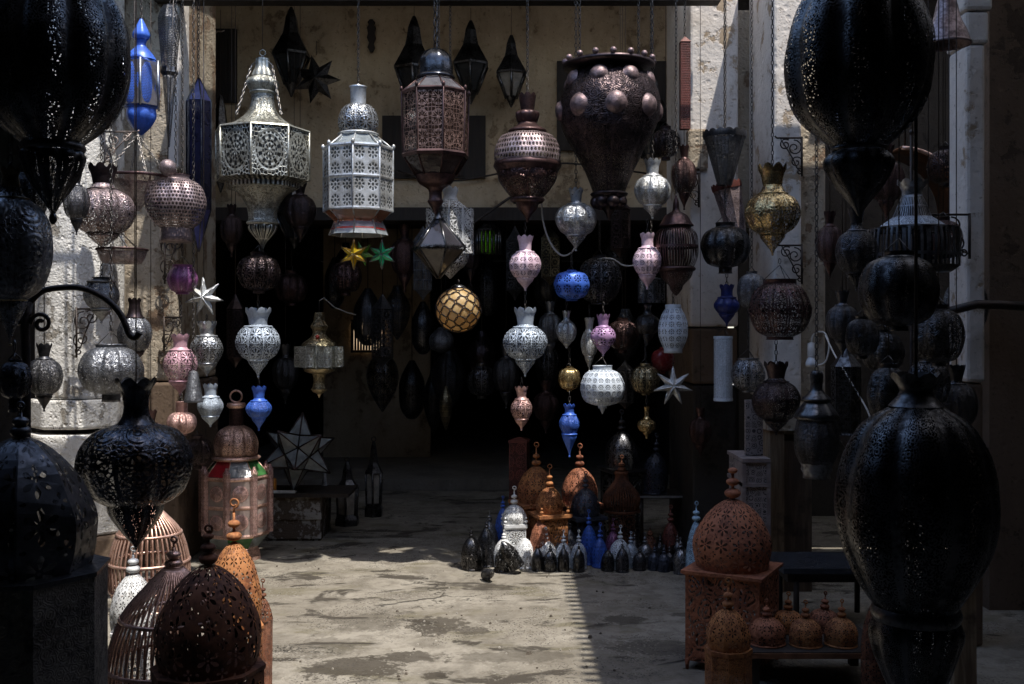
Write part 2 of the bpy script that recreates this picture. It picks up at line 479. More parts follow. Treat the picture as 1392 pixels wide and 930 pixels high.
def onion(label, cx, d, crown, body, tip, neck, fin, pat='rosette', gores=8, flute=.16, k=1.0, dhw=None, up=None, chainmat=None,
          group=G_STR, name='hanging_lantern', rz=0.0, trim=None, clear=.9, zig=None, wire=False, beadtip=True):
    hw, y0, y1 = crown; bw, b0, b1 = body; H = b1 - b0
    l = L(name, label, cx, d, tip, 'lantern', group, rz or (cx * .37 + crown[1] * .11) % .8)
    tm = metal(trim or fin); bm = metal(fin, pat, k, clear); cm = metal(fin, 'lattice', .6, .6) if bw > 24 else tm
    dhw = dhw or bw * .45
    z = zig if zig is not None else hw * .38
    l.rev('crown', tm, [(hw, y0), (hw * .80, y0 * .6 + y1 * .4), (neck, y1)], 3, seg=32, gores=8, zig=z, zign=8)
    l.rev('neck', cm, [(neck, y1), (neck * 1.15, (y1 + b0) / 2), (max(neck * 1.5, bw * .42), b0)], 3, seg=24, gores=6)
    l.rev('collar', tm, [(max(neck * 1.5, bw * .42) * 1.0, b0 - 1.2), (max(neck * 1.5, bw * .42) * 1.1, b0), (max(neck * 1.5, bw * .42) * 1.0, b0 + 1.2)], 2, seg=24)
    l.rev('body', bm, [(max(neck * 1.5, bw * .42), b0), (bw * .80, b0 + H * .13), (bw * .98, b0 + H * .36), (bw * .97, b0 + H * .6), (bw * .76, b0 + H * .87), (dhw, b1)], 4, seg=gores * 6, gores=gores, flute=flute)
    l.rev('lower_collar', tm, [(dhw * 1.0, b1 - 1.2), (dhw * 1.12, b1), (dhw * 1.0, b1 + 1.2)], 2, seg=20)
    T = tip - b1
    l.rev('drop', cm, [(dhw, b1), (dhw * .98, b1 + T * .16), (dhw * .62, b1 + T * .42), (dhw * .24, b1 + T * .7), (.6, tip - T * .06)], 4, seg=gores * 4, gores=gores, flute=flute * .6)
    if beadtip: l.bead(tip - 1.6, max(1.6, bw * .045), tm, 'tip')
    if wire: l.wire(y0 + (y1 - y0) * .8, up)
    else: l.chain(y0 + (y1 - y0) * .8, up, chainmat)
    return l

def pumpkin(label, cx, d, bw, b0, b1, fin, pat='mesh', top=None, bot=None, gores=10, flute=.14, k=1.0, up=None, group=G_STR, name='pumpkin_lantern', clear=.9, tipy=None, wire=False, chainmat=None, squash=.5):
    """top=(hw,y0) open collar above, bot=(hw,y1) collar below"""
    H = b1 - b0; yb = max(b1, bot[1] if bot else b1, tipy or b1)
    l = L(name, label, cx, d, yb, 'lantern', group); tm = metal(fin); bm = metal(fin, pat, k, clear)
    th = top[0] if top else bw * .3; bh = bot[0] if bot else bw * .25
    l.rev('body', bm, [(th * .96, b0), (bw * .78, b0 + H * .12), (bw * .98, b0 + H * .38), (bw * .97, b0 + H * .62), (bw * .74, b0 + H * .89), (bh * .96, b1)], 4, seg=gores * 6, gores=gores, flute=flute)
    if top: l.rev('rim', tm, [(th * 1.06, top[1]), (th * 1.0, top[1] + 1), (th, b0)], 1, seg=24)
    if bot: l.rev('foot', tm, [(bh, b1), (bh * .98, bot[1] * .6 + b1 * .4), (bh * 1.04, bot[1])], 1, seg=24, cap1=True)
    else:
        l.bead(b1, bh * .9, tm, 'tip')
    if tipy: l.rev('drop', tm, [(bh * .8, b1), (bh * .5, (b1 + tipy) / 2), (.5, tipy)], 3, seg=16)
    ytop = top[1] if top else b0
    mb = MB()                                     # three stays meeting at the chain
    hz = l.z(ytop - th * .9)
    for i in range(3):
        a = 2 * PI * i / 3 + .4; tube(mb, [(th * .95 * l.s * math.sin(a), -th * .95 * l.s * math.cos(a), l.z(ytop)), (0, 0, hz)], .0022, 4)
    mb.build('stay', CHAINM, l.root)
    if wire: l.wire(ytop - th * .9, up)
    else: l.chain(ytop - th * .9, up, chainmat)
    return l

def finial(l, ytop, ydome, r, mat, hook=True, n=2):
    H = ydome - ytop; parent = None
    mb = MB(); sphere_r = r
    tube(mb, [(0, 0, l.z(ydome + 2)), (0, 0, l.z(ytop + H * .35))], r * .22 * l.s, 6)
    f = mb.build('finial', mat, l.root)
    for i in range(n):
        yy = ydome - H * (.12 + .28 * i); mb = MB(); sphere(mb, (0, 0, l.z(yy)), r * 1.18 * (1 - .2 * i) * l.s, 14, 8, .62); mb.build('bead', mat, f)
    if hook:
        R = H * .115 * l.s; c = (0, 0, l.z(ytop + H * .13)); mb = MB()
        tube(mb, [(0, 0, l.z(ytop + H * .40))] + [(c[0] + R * (1 - .5 * q / 18) * math.cos(a), 0, c[2] + R * (1 - .5 * q / 18) * math.sin(a)) for q, a in ((q, -PI / 2 + 2.3 * PI * q / 18) for q in range(19))], max(.0022, r * .16 * l.s), 5)
        mb.build('hook', mat, f)
    return f

def bullet(label, cx, d, hw, y0, fin, pat='petal', k=2.0, fy=None, fr=None, gores=8, flute=.05, yb=None, group=G_DOME, name='dome_lantern', door=True, bulge=1.0, rz=0.0, hook=True, nb=2, poly=False, clear=.9, tilt=None):
    """small lantern: one pointed dome open below, standing on the ground"""
    yb = yb or gy(d); l = L(name, label, cx, d, yb, 'lantern', group, rz); H = yb - y0
    bm = metal(fin, pat, k, clear); tm = metal(fin)
    l.rev('dome', bm, [(1.2, y0), (hw * .42, y0 + H * .08), (hw * .82, y0 + H * .27), (hw * bulge, y0 + H * .52), (hw * 1.0, y0 + H * .78), (hw * .95, yb - 1)], 4, gores=gores, flute=flute, seg=gores * 5, poly=False)
    l.rev('base_ring', tm, [(hw * .94, yb - 2.5), (hw * 1.0, yb - 1.5), (hw * 1.0, yb)], 1, seg=24, cap1=True)
    if fy: finial(l, fy, y0, fr or hw * .24, tm, hook, nb)
    if door:
        mb = MB(); n = 10; w = hw * .34 * l.s; h0, h1 = 0.003, H * .5 * l.s
        pts = [(-w, h0)] + [(-w + 2 * w * q / n, h1 * .62 + h1 * .38 * (1 - abs(2 * q / n - 1) ** 1.7)) for q in range(n + 1)] + [(w, h0)]
        tube(mb, [(x, -(math.sqrt(max((hw * .97 * l.s) ** 2 - x * x, 0)) * (1.0 if z < h1 * .9 else .985) + .004), z) for x, z in pts], .004, 5)
        mb.build('arch_rim', tm, l.root)
    rr = random.Random(int(cx * 7)); l.root.rotation_euler = tilt or (rr.uniform(-.03, .03), rr.uniform(-.035, .035), rr.uniform(-.5, .5))
    return l

def domebox(label, cx, d, hw, y0, y1, fin, fy, fr=None, yb=None, bhw=None, pat='petal', k=2.0, gores=8, flute=.06, rz=0.0, poly=False, sides=4, group=G_RUST, name='dome_floor_lantern', ledge=1.12, bpat='lattice', bk=1.0, bfin=None, bclear=None, hook=True, nb=2, legs=False, corner=False, sharp=1.0, cornice=4, clear=.9):
    """big lantern: perforated dome on a ledge over a pierced box that stands on the ground"""
    yb = yb or gy(d); l = L(name, label, cx, d, yb, 'lantern', group); H = y1 - y0
    bm, tm = metal(fin, pat, k, clear), metal(fin); bhw = bhw or hw * .98
    prof = [(1.2, y0), (hw * .33, y0 + H * .07), (hw * .72, y0 + H * .27), (hw * .98, y0 + H * .58), (hw * 1.0, y0 + H * .8), (hw * .93, y1)]
    l.rev('dome', bm, prof, 4, gores=gores, flute=flute, seg=gores * 5, poly=poly, smooth=not poly, phase=(PI / gores if poly else 0))
    q = math.sqrt(2) if sides == 4 else 1 / math.cos(PI / sides)
    l.rev('ledge', tm, [(bhw * q * ledge, y1), (bhw * q * ledge, y1 + cornice), (bhw * q * 1.02, y1 + cornice * 1.6)], 1, poly=True, gores=sides, phase=PI / sides + rz, smooth=False, cap0=True)
    lg = 0
    if legs: lg = (yb - y1) * .09
    l.rev('base', metal(bfin or fin, bpat, bk, clear if bclear is None else bclear), [(bhw * q, y1 + cornice * 1.5), (bhw * q, yb - lg)], 1, poly=True, gores=sides, phase=PI / sides + rz, smooth=False, cap1=True)
    if legs or corner:
        for i in range(sides):
            a = PI / sides + rz + 2 * PI * i / sides; R = bhw * q * .96 * l.s
            x, y = R * math.sin(a), -R * math.cos(a)
            if legs:
                mb = MB(); tube(mb, [(x, y, l.z(yb - lg - 2)), (x, y, 0)], bhw * .07 * l.s, 6, taper=.6); mb.build('leg', tm, l.root)
            if corner:
                mb = MB(); sphere(mb, (x * 1.05, y * 1.05, l.z(y1 - 4)), hw * .15 * l.s, 10, 6, .8); sphere(mb, (x * 1.05, y * 1.05, l.z(y1 - 9)), hw * .09 * l.s, 10, 6, 1); mb.build('corner_finial', tm, l.root)
    if fy: finial(l, fy, y0, fr or hw * .14, tm, hook, nb)
    return l

# ================================================================== SETTING
# --- ground
def ground_mat():
    m, nt, out = new_mat('worn_concrete_ground'); p = node(nt, 'ShaderNodeBsdfPrincipled'); g = geopos(nt)
    mp = node(nt, 'ShaderNodeMapping'); nt.links.new(g, mp.inputs[0]); mp.inputs['Scale'].default_value = (.55, 1.25, 1)
    n1 = noise(nt, mp.outputs[0], 1.3, 8, .62, .5); n2 = noise(nt, g, 5.5, 6, .65, .3); n3 = noise(nt, g, 55, 5, .7)
    n4 = noise(nt, mp.outputs[0], 2.6, 7, .6, 1.2)
    c = mixc(nt, n1.ss(.35, .65), (.30, .272, .225), (.21, .187, .15))
    c = mixc(nt, n2.ss(.42, .66, 0, .8), c, (.155, .137, .11))
    c = mixc(nt, noise(nt, g, 14, 6, .7).ss(.48, .68, 0, .6), c, (.13, .11, .085))
    c = mixc(nt, noise(nt, mp.outputs[0], 3.1, 5, .6, .4).ss(.54, .68, 0, .6), c, (.115, .10, .055))
    n4b = n4 + noise(nt, g, 9, 5, .65) * .22
    c = mixc(nt, n4b.ss(.68, .75, 0, .9), c, (.045, .037, .028))
    xs0 = node(nt, 'ShaderNodeSeparateXYZ'); nt.links.new(g, xs0.inputs[0]); gx, gyy = E(nt, xs0.outputs[0]), E(nt, xs0.outputs[1])
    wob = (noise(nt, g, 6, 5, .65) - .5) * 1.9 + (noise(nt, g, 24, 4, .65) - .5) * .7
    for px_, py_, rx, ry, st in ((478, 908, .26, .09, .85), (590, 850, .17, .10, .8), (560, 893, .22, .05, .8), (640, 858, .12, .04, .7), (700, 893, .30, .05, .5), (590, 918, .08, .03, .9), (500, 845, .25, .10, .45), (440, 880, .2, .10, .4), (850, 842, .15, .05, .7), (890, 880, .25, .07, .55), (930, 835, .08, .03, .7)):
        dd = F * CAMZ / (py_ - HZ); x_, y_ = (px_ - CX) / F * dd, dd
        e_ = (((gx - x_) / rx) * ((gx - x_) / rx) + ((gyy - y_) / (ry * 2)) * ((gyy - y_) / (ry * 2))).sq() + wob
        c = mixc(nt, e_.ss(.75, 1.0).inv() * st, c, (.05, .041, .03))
    sp = voro(nt, g, 46); pa = noise(nt, g, 2.2, 4, .6).ss(.48, .58)
    c = mixc(nt, (sp < .30) * pa * .35, c, (.42, .39, .33))
    sp2 = voro(nt, g, 60)
    c = mixc(nt, (sp2 < .27) * noise(nt, g, 1.7, 4, .6).ss(.46, .58), c, (.05, .042, .036))
    w = noise(nt, g, 2.6, 6, .65) - .5
    xs = node(nt, 'ShaderNodeSeparateXYZ'); nt.links.new(g, xs.inputs[0])
    vv = comb(nt, E(nt, xs.outputs[0]) * .8 + w * 1.5, E(nt, xs.outputs[1]) * 1.2 + w * 1.2)
    ck = voro(nt, vv, .8, 'DISTANCE_TO_EDGE', '2D', 1.0)
    crack = ck.ss(.003, .014).inv() * noise(nt, g, 1.1, 4, .6).ss(.52, .60)
    c = mixc(nt, crack * .8, c, (.03, .026, .022))
    setc(nt, p.inputs['Base Color'], c)
    p.inputs['Roughness'].default_value = .82; p.inputs['Specular IOR Level'].default_value = .3
    h = n2 * .7 + n3 * .35 + crack * -1.0 + (sp < .32) * pa * .5 + n4b.ss(.66, .76) * -.5
    nt.links.new(bump(nt, h, .8, .03), p.inputs['Normal']); nt.links.new(p.outputs[0], out.inputs[0]); return m
mb = MB(); grid(mb, (-60, -40, 0), (120, 0, 0), (0, 120, 0), 40, 40)
struct(mb.build('ground', ground_mat()))
STEP = plaster('step_concrete', (.22, .20, .17), (.15, .135, .115), (.10, .09, .08), .7, 1.0, .5)
mb = MB(); rp = random.Random(11)
for i in range(420):
    x, y = rp.uniform(-1.6, 1.4), rp.uniform(4.2, 7.6); r = rp.uniform(.003, .010) * (1 if rp.random() < .93 else 1.7)
    if mnoise.noise(Vector((x * 1.5, y * 1.5, 3))) < -.05: continue
    b = len(mb.v)
    for z in (0, r * .9):
        for a in range(5): q = r * (1 if z == 0 else .6) * rp.uniform(.7, 1.2); mb.v.append((x + q * math.cos(a * 1.257), y + q * math.sin(a * 1.257), z))
    for a in range(5): k = (a + 1) % 5; mb.face([b + a, b + k, b + 5 + k, b + 5 + a], None, False, i % 2)
    mb.face([b + 5 + a for a in range(5)], None, False, i % 2)
o = mb.build('gravel', [plain('grit_light', (.36, .33, .28), None, .9), plain('grit_dark', (.11, .09, .07), None, .9)]); o['kind'] = 'stuff'
mb = MB(); box(mb, -3.2, .06, 10.3, 17.9, .004, .12); struct(mb.build('step', STEP))

# --- building
BEIGE = plaster('old_beige_wall', (.56, .44, .30), (.40, .30, .19), (.26, .19, .12), .57, .9, .6)
JAMB = plaster('whitewashed_stone', (.74, .69, .64), (.58, .53, .49), (.36, .28, .20), .58, .8, .45)
TAN = plaster('tan_plaster', (.44, .38, .30), (.32, .26, .19), (.22, .15, .10), .54, 1.2, .8)
STONE = plaster('pitted_stone', (.76, .74, .70), (.58, .56, .52), (.30, .27, .23), .56, 1.5, 1.0)
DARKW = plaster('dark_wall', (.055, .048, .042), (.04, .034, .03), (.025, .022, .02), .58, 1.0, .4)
BROWNW = plaster('brown_wall', (.15, .105, .075), (.11, .078, .055), (.07, .05, .036), .58, .8, .35)
DWOOD = wood('dark_wood', (.028, .019, .014), (.013, .009, .007))
REED = wood('reed_canopy', (.09, .07, .05), (.05, .04, .03))
def sheet(name, col, through):
    m, nt, out = new_mat(name); p = node(nt, 'ShaderNodeBsdfDiffuse'); t = node(nt, 'ShaderNodeBsdfTranslucent')
    c = mixc(nt, noise(nt, objco(nt), 3, 5, .6).ss(.35, .65), col, tuple(x * .6 for x in col))
    setc(nt, p.inputs[0], c); setc(nt, t.inputs[0], c); mx = node(nt, 'ShaderNodeMixShader'); mx.inputs[0].default_value = through
    nt.links.new(p.outputs[0], mx.inputs[1]); nt.links.new(t.outputs[0], mx.inputs[2]); nt.links.new(mx.outputs[0], out.inputs[0]); return m
BRIGHTSHEET = sheet('fill_light_sheet', (.80, .80, .82), .75)  # invented bright sheet, spreads extra light onto the right pillars
ROOFSHEET = sheet('fill_roof_sheet', (.50, .45, .38), .40)  # translucency invented to light the recess wall from above
REEDSHEET = sheet('fill_reed_mat', (.62, .60, .60), .55)  # mat made translucent to add fill light on the right
PW = wood('weathered_post_wood', (.30, .22, .14), (.15, .10, .06))

B = thing('shop_building', 'old lantern shop with tall open doorway, beige upper wall and dark passage behind', 'building', (0, 7, 0))
def bpart(name, mat, *boxes, loc=(0, 7, 0)):
    mb = MB()
    for b in boxes: box(mb, b[0] - loc[0], b[1] - loc[0], b[2] - loc[1], b[3] - loc[1], b[4] - loc[2], b[5] - loc[2])
    return mb.build(name, mat, B)
bpart('back_wall', BEIGE, (-3.6, 2.4, 9.0, 9.3, 2.68, 5.2))
bpart('lintel', DWOOD, (-3.4, 2.3, 8.93, 9.25, 2.56, 2.672))
def sheetpart(name, mat, x0, x1, y0, y1, z, dz=0.0):
    mb = MB(); grid(mb, (x0, y0 - 7, z), (x1 - x0, 0, 0), (0, y1 - y0, dz), 12, 4, .012); return mb.build(name, mat, B)
sheetpart('roof', ROOFSHEET, -1.99, .8, EAVE, 7.7, 4.34, .25); sheetpart('light_roof_panel', DARKW, -5.0, -2.12, EAVE, 7.7, 4.34, .25)  # unseen roof, its translucency and gap shaped to light wall and jamb
sheetpart('light_roof_panel', BRIGHTSHEET, .78, 1.34, EAVE, 7.75, 4.36, .26); sheetpart('light_roof_panel', BRIGHTSHEET, 2.3, 5.2, EAVE, 7.75, 4.36, .26); sheetpart('light_roof_panel', BRIGHTSHEET, 1.34, 2.3, 7.08, 7.75, 4.52, .12); sheetpart('back_roof', DARKW, -5.0, 5.2, 7.7, 9.05, 4.59, .30)  # bright panels and their opening added to light the whitewashed pillar
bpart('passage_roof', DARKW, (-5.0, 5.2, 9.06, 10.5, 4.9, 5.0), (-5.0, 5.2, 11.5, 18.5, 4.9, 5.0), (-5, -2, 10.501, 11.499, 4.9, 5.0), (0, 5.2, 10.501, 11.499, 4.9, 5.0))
sheetpart('added_light_panel', ROOFSHEET, -2.0, 0, 10.5, 11.5, 4.95)  # added light source over the passage, brightens the partition
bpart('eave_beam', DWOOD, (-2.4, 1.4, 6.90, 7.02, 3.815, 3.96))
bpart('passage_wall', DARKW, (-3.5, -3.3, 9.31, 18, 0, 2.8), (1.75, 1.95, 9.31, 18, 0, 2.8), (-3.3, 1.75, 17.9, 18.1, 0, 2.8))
bpart('passage_ceiling', DARKW, (-3.5, 1.95, 9.31, 10.6, 2.81, 3.0), (-3.5, 1.95, 11.7, 18.1, 2.81, 3.0), (-3.5, -1.5, 10.601, 11.699, 2.81, 3.0), (-.4, 1.95, 10.601, 11.699, 2.81, 3.0))  # opening made to let the added light through to the partition
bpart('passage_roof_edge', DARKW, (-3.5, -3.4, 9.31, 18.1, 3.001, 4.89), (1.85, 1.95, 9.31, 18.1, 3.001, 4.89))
bpart('side_wall', DARKW, (-5.2, -5.0, -4, 18, 0, 5.0), (5.2, 5.4, -4, 18, 0, 5.0), (-5, -3.31, 8.9, 9.1, 0, 2.55), (1.96, 5.2, 8.9, 9.1, 0, 4.85))  # long outer pair unseen, added to block the low sky
bpart('unseen_street_wall', DARKW, (-5.2, 5.4, -4.4, -4.1, 0, 5.0))  # unseen wall behind the camera, added to block sky and darken reflections
# roof over the street: unseen front part added to shade the foreground, side part with slat ends
bpart('unseen_awning', REED, (-5.0, 5.2, -4.1, AWN, 4.22, 4.30), (-5.0, -3.95, AWN, EAVE, 4.22, 4.30))
sheetpart('reed_mat', REEDSHEET, 1.455, 5.2, AWN, 5.6, 4.23); sheetpart('fill_awning_panel', BRIGHTSHEET, 1.455, 5.2, 5.6, EAVE, 4.233); mb = MB()  # bright panel near the facade added as fill light
y = AWN + .1
while y < EAVE:
    e = 1.385 + random.uniform(-.02, .02); r = .023
    tube(mb, [(e, y - 7, 4.195), (5.2, y - 7 + random.uniform(-.02, .02), 4.195)], r, 6); y += .092
mb.build('slatted_awning', REED, B)
# window openings (dark shutters) on the recess wall
for x0, x1, y0, y1 in ((520, 660, 158, 243), (272, 322, 40, 140), (757, 905, 84, 205)):
    a, b = W(x0, y1, 8.98), W(x1, y0, 8.98); mb = MB()
    box(mb, a.x, b.x, 8.955 - 7, 8.995 - 7, a.z, b.z); w = mb.build('window', DWOOD, B)
    mb = MB()
    for i in range(1, 4):
        x = a.x + (b.x - a.x) * i / 4; box(mb, x - .012, x + .012, 8.935 - 7, 8.953 - 7, a.z + .02, b.z - .02)
    mb.build('shutter_bars', DWOOD, w)

# --- pillars: each one a thing
def pillar(name, label, secs, mat_list, loc):
    t = thing(name, label, 'pillar', loc)
    for part, mat, boxes in secs:
        mb = MB()
        for b in boxes:
            if b[0] == 'oct':
                _, cx, cy, r, z0, z1 = b; lathe(mb, [(r, z1), (r, z0)], poly=True, gores=8, smooth=False, phase=PI / 8, cx=cx - loc[0], cy=cy - loc[1], cap0=True, cap1=True)
            else: box(mb, b[0] - loc[0], b[1] - loc[0], b[2] - loc[1], b[3] - loc[1], b[4], b[5])
        o = mb.build(part, mat, t)
        bv = o.modifiers.new('edge_wear', 'BEVEL'); bv.width = .018; bv.segments = 2
    return t
def X(px, d): return (px - CX) / F * d
def Z(py, d): return CAMZ + (HZ - py) / F * d
# left octagonal stone pillar with plinth
dP = 6.45
pillar('stone_pillar', 'pitted white stone pillar with stepped base behind the round lanterns', [
    ('shaft', STONE, [('oct', X(82, dP), dP + .3, .275, Z(545, dP) + .005, 4.2)]),
    ('plinth', STONE, [('oct', X(82, dP), dP + .3, .315, Z(585, dP), Z(545, dP)), ('oct', X(82, dP), dP + .3, .33, .30, Z(592, dP))]),
    ('base_step', BROWNW, [('oct', X(82, dP), dP + .3, .37, .0, .295)])], None, (X(82, dP), dP + .3, 0))
pillar('plaster_door_jamb', 'tan stained plaster pillar beside the doorway with white sunlit edge', [
    ('shaft', TAN, [(X(158, 6.98), X(241, 6.98), 6.98, 7.9, Z(518, 6.98), 4.5)]),
    ('dado', BROWNW, [(X(156, 6.96), X(242, 6.96), 6.95, 7.92, 0, Z(520, 6.98))]),
    ('sunlit_edge', JAMB, [(X(228, 6.96), X(243, 6.96), 6.955, 7.2, Z(230, 6.96), 4.45)])], None, (X(200, 6.98), 7.4, 0))  # grazing sun on the corner put into a whiter strip
pillar('whitewashed_door_jamb', 'pale whitewashed stone pillar with peeling corner between white barrel lantern and cones', [
    ('shaft', JAMB, [(X(938, 7.2), X(1004, 7.2), 7.2, 8.3, Z(444, 7.2), 4.5)]),
    ('niche_wall', TAN, [(X(1004, 7.2) + .001, X(1046, 7.4), 7.42, 8.2, Z(310, 7.4), Z(12, 7.4))]),
    ('capital_ledge', TAN, [(X(934, 7.2), X(962, 7.2), 7.17, 7.26, Z(232, 7.2), Z(176, 7.2))]),
    ('lower_shaft', BROWNW, [(X(940, 7.2), X(1003, 7.2), 7.205, 8.3, Z(522, 7.2), Z(446, 7.2))]),
    ('dado', DARKW, [(X(942, 7.2), X(1002, 7.2), 7.215, 8.3, 0, Z(524, 7.2))])], None, (X(970, 7.2), 7.7, 0))
pillar('pink_plaster_pillar', 'pinkish plaster pillar behind the gold lantern and hanging light bulb', [
    ('shaft', JAMB, [(X(1052, 6.6), X(1090, 6.6), 6.6, 7.3, Z(545, 6.6), 4.33)]),
    ('return_face', TAN, [(X(1090, 6.6) + .001, X(1128, 6.6), 6.68, 7.3, Z(600, 6.6), 4.32)]),  # shade of the side face put into a darker plaster
    ('corbel', TAN, [(X(1046, 6.6), X(1094, 6.6), 6.56, 6.99, Z(590, 6.6), Z(547, 6.6))]),
    ('base', BROWNW, [(X(1052, 6.6), X(1088, 6.6), 6.62, 7.3, 0, Z(592, 6.6))])], None, (X(1075, 6.6), 7.0, 0))
dC = 5.2
pillar('grey_column', 'slim grey column with flared capital standing before the dark brown wall', [
    ('shaft', JAMB, [(X(1314, dC), X(1340, dC), dC, dC + .22, Z(520, dC), Z(60, dC))]),
    ('capital', JAMB, [(X(1308, dC), X(1348, dC), dC - .02, dC + .24, Z(15, dC), 4.2), (X(1311, dC), X(1344, dC), dC - .01, dC + .23, Z(60, dC) + .002, Z(16, dC))]),
    ('lower_post', BROWNW, [(X(1315, dC), X(1339, dC), dC + .01, dC + .21, 0, Z(521, dC))])], None, (X(1327, dC), dC + .1, 0))
mb = MB(); box(mb, X(1345, 5.9), 5.18, 5.9, 6.1, 0, 4.2)
o = tag(mb.build('brown_wall', BROWNW), 'dark brown wall beyond the slim grey column at the edge of the shop', 'wall')

# rail that the strings hang from
mb = MB(); tube(mb, [(-3.6, 6.55, RAILZ), (2.9, 6.55, RAILZ)], .016, 8)
tube(mb, [(-3.6, 6.55, RAILZ), (-3.6, 8.0, RAILZ)], .016, 8); tube(mb, [(2.9, 6.55, RAILZ), (2.9, 7.8, RAILZ)], .016, 8)
mb.build('hanging_rail', IRON, B, Matrix.Translation((0, -7, 0)))
def overhead_bar(d, x0, x1):
    mb = MB(); tube(mb, [(x0, d, RAILZ), (x1, d, RAILZ)], .014, 6)
    for x in (x0, x1): tube(mb, [(x, d, RAILZ), (x, d, 4.22)], .012, 6)
    mb.build('hanging_rail', IRON, B, Matrix.Translation((0, -7, 0)))
exec_later = []
_chain, _wire = L.chain, L.wire
def _top(s):
    d, x = s.d, s.root.location.x
    if 8.93 <= d <= 9.25 and -2.3 < x < 1.7 and s.root.location.z < 2.5: return 2.56
    if d <= AWN or (x > 1.5 and d < 6.6): return 4.215
    if d >= 6.93: return 4.33
    return RAILZ
def _c2(s, y0, y1, *a, **k):
    if y1 is None: y1 = s.yb - (_top(s) - s.root.location.z) / s.s
    return _chain(s, y0, y1, *a, **k)
def _w2(s, y0, y1, *a, **k):
    if y1 is None: y1 = s.yb - (_top(s) - s.root.location.z) / s.s
    return _wire(s, y0, y1, *a, **k)
L.chain, L.wire = _c2, _w2
for d, x0, x1 in ((3.0, -3.94, 2.6), (6.2, -3.94, -1.6), (5.85, -3.94, -1.6), (5.4, -3.94, -1.6), (6.45, -3.94, -1.3), (3.6, -3.94, -0.9)): overhead_bar(d, x0, x1)

# ================================================================== STRINGS ACROSS THE SHOP FRONT
D = 6.55
# --- big silver lantern with rosette drum
l = L('ornate_drum_lantern', 'big ornate silver lantern with octagonal rosette drum, largest on the front', 357, D, 342, 'lantern', 'big ornate lanterns across the shop front')
A_, AP = metal('antique'), metal('antique', 'bigrosette', 1.0, .95)
l.hook(72, 4, A_)
mb = MB()
for sx in (-1, 1): tube(mb, [(0, 0, l.z(76)), (sx * 14 * l.s, -.02, l.z(90))], .004, 5); chain(mb, (sx * 14 * l.s, -.02, l.z(90)), (sx * 30 * l.s, -.10, l.z(160)), .03, .003)
mb.build('stay_chain', BRIGHTCH, l.root)
l.rev('top_cap', A_, [(9, 80), (10, 92), (13, 98), (15, 104)], 3, gores=8, flute=.15, seg=40)
l.rev('small_dome', metal('antique', 'scroll', 1.0), [(12, 103), (21, 110), (22, 116), (16, 125)], 4, gores=8, flute=.12, seg=40)
l.rev('collar', A_, [(15, 124), (18, 126), (15, 129)], 2, seg=24)
l.rev('bell_roof', metal('antique', 'scroll', .8), [(15, 129), (16, 142), (21, 154), (34, 166), (48, 174)], 4, gores=8, flute=.05, seg=40)
l.rev('eave', A_, [(46, 173), (64, 178), (65, 180), (60, 181)], 1, poly=True, gores=8, smooth=False)
l.rev('drum', AP, [(63, 180), (63, 246)], 1, poly=True, gores=8, smooth=False)
l.rev('drum_liner', metal('black'), [(57, 182), (57, 244)], 1, poly=True, gores=8, smooth=False, cap0=True, cap1=True)
for a in range(8):
    t = a * PI / 4; mb = MB(); x, y = 63.5 * l.s * math.sin(t), -63.5 * l.s * math.cos(t)
    tube(mb, [(x, y, l.z(179)), (x, y, l.z(247))], .007, 6); mb.build('corner_rod', A_, l.root)
l.rev('lower_rim', metal('antique', 'slot', 1.0), [(63, 246), (50, 250), (50, 256), (46, 258)], 1, poly=True, gores=8, smooth=False)
l.rev('funnel', metal('antique', 'scroll', .9), [(46, 256), (33, 264), (22, 280), (19, 296), (20, 302)], 4, poly=False, gores=8, flute=.08, seg=40)
l.rev('funnel_ring', A_, [(20, 301), (22, 303), (20, 306)], 2, seg=24)
l.rev('drop', metal('antique', 'slot', .6), [(19, 305), (20, 312), (12, 322), (4, 332), (1, 342)], 3, gores=10, flute=.25, seg=40)
l.wire(70, None)

# --- silver lantern with glass drum
l = L('glass_drum_lantern', 'bright silver lantern with ball neck and lattice glass drum above the coloured stars', 487, D, 320, 'lantern', 'big ornate lanterns across the shop front')
S_ = metal('brightsilver')
l.bead(116, 2.5, S_)
l.rev('cap', S_, [(12.5, 118), (11, 120), (10.5, 141)], 1, seg=20, cap0=True)
l.rev('ball_neck', metal('silver', 'rosette', 1.0), [(11, 141), (21, 147), (27, 160), (27, 172), (23, 182)], 4, gores=6, flute=.10, seg=36)
l.rev('neck_ring', S_, [(25, 181), (28, 183), (25, 186)], 2, seg=30)
l.rev('shoulder', glass('clear_pane', (.45, .5, .52), .55), [(25, 185), (34, 196), (47, 203)], 1, poly=True, gores=8, smooth=False)
mb = MB(); mb2 = MB()
for a in range(8):
    t = a * PI / 4; c, s = math.sin(t), -math.cos(t)
    P = [(c * r * l.s, s * r * l.s, l.z(y)) for r, y in ((25, 185), (47.5, 203), (47.5, 287), (32, 300), (40, 320))]
    tube(mb, P, .0055, 5); sphere(mb2, (c * 48 * l.s, s * 48 * l.s, l.z(200)), .012, 8, 6, 1.5)
mb.build('frame', S_, l.root); mb2.build('corner_knob', S_, l.root)
l.rev('drum', metal('brightsilver', 'ringdot', 2.0, .9), [(47, 203), (47, 287)], 1, poly=True, gores=8, smooth=False)
l.rev('drum_glass', glass('dark_pane', (.10, .12, .13), .85), [(44, 204), (44, 286)], 1, poly=True, gores=8, smooth=False)
for y in (203, 244, 287): l.rev('band', S_, [(48.2, y - 2), (48.6, y), (48.2, y + 2)], 1, poly=True, gores=8, smooth=False)
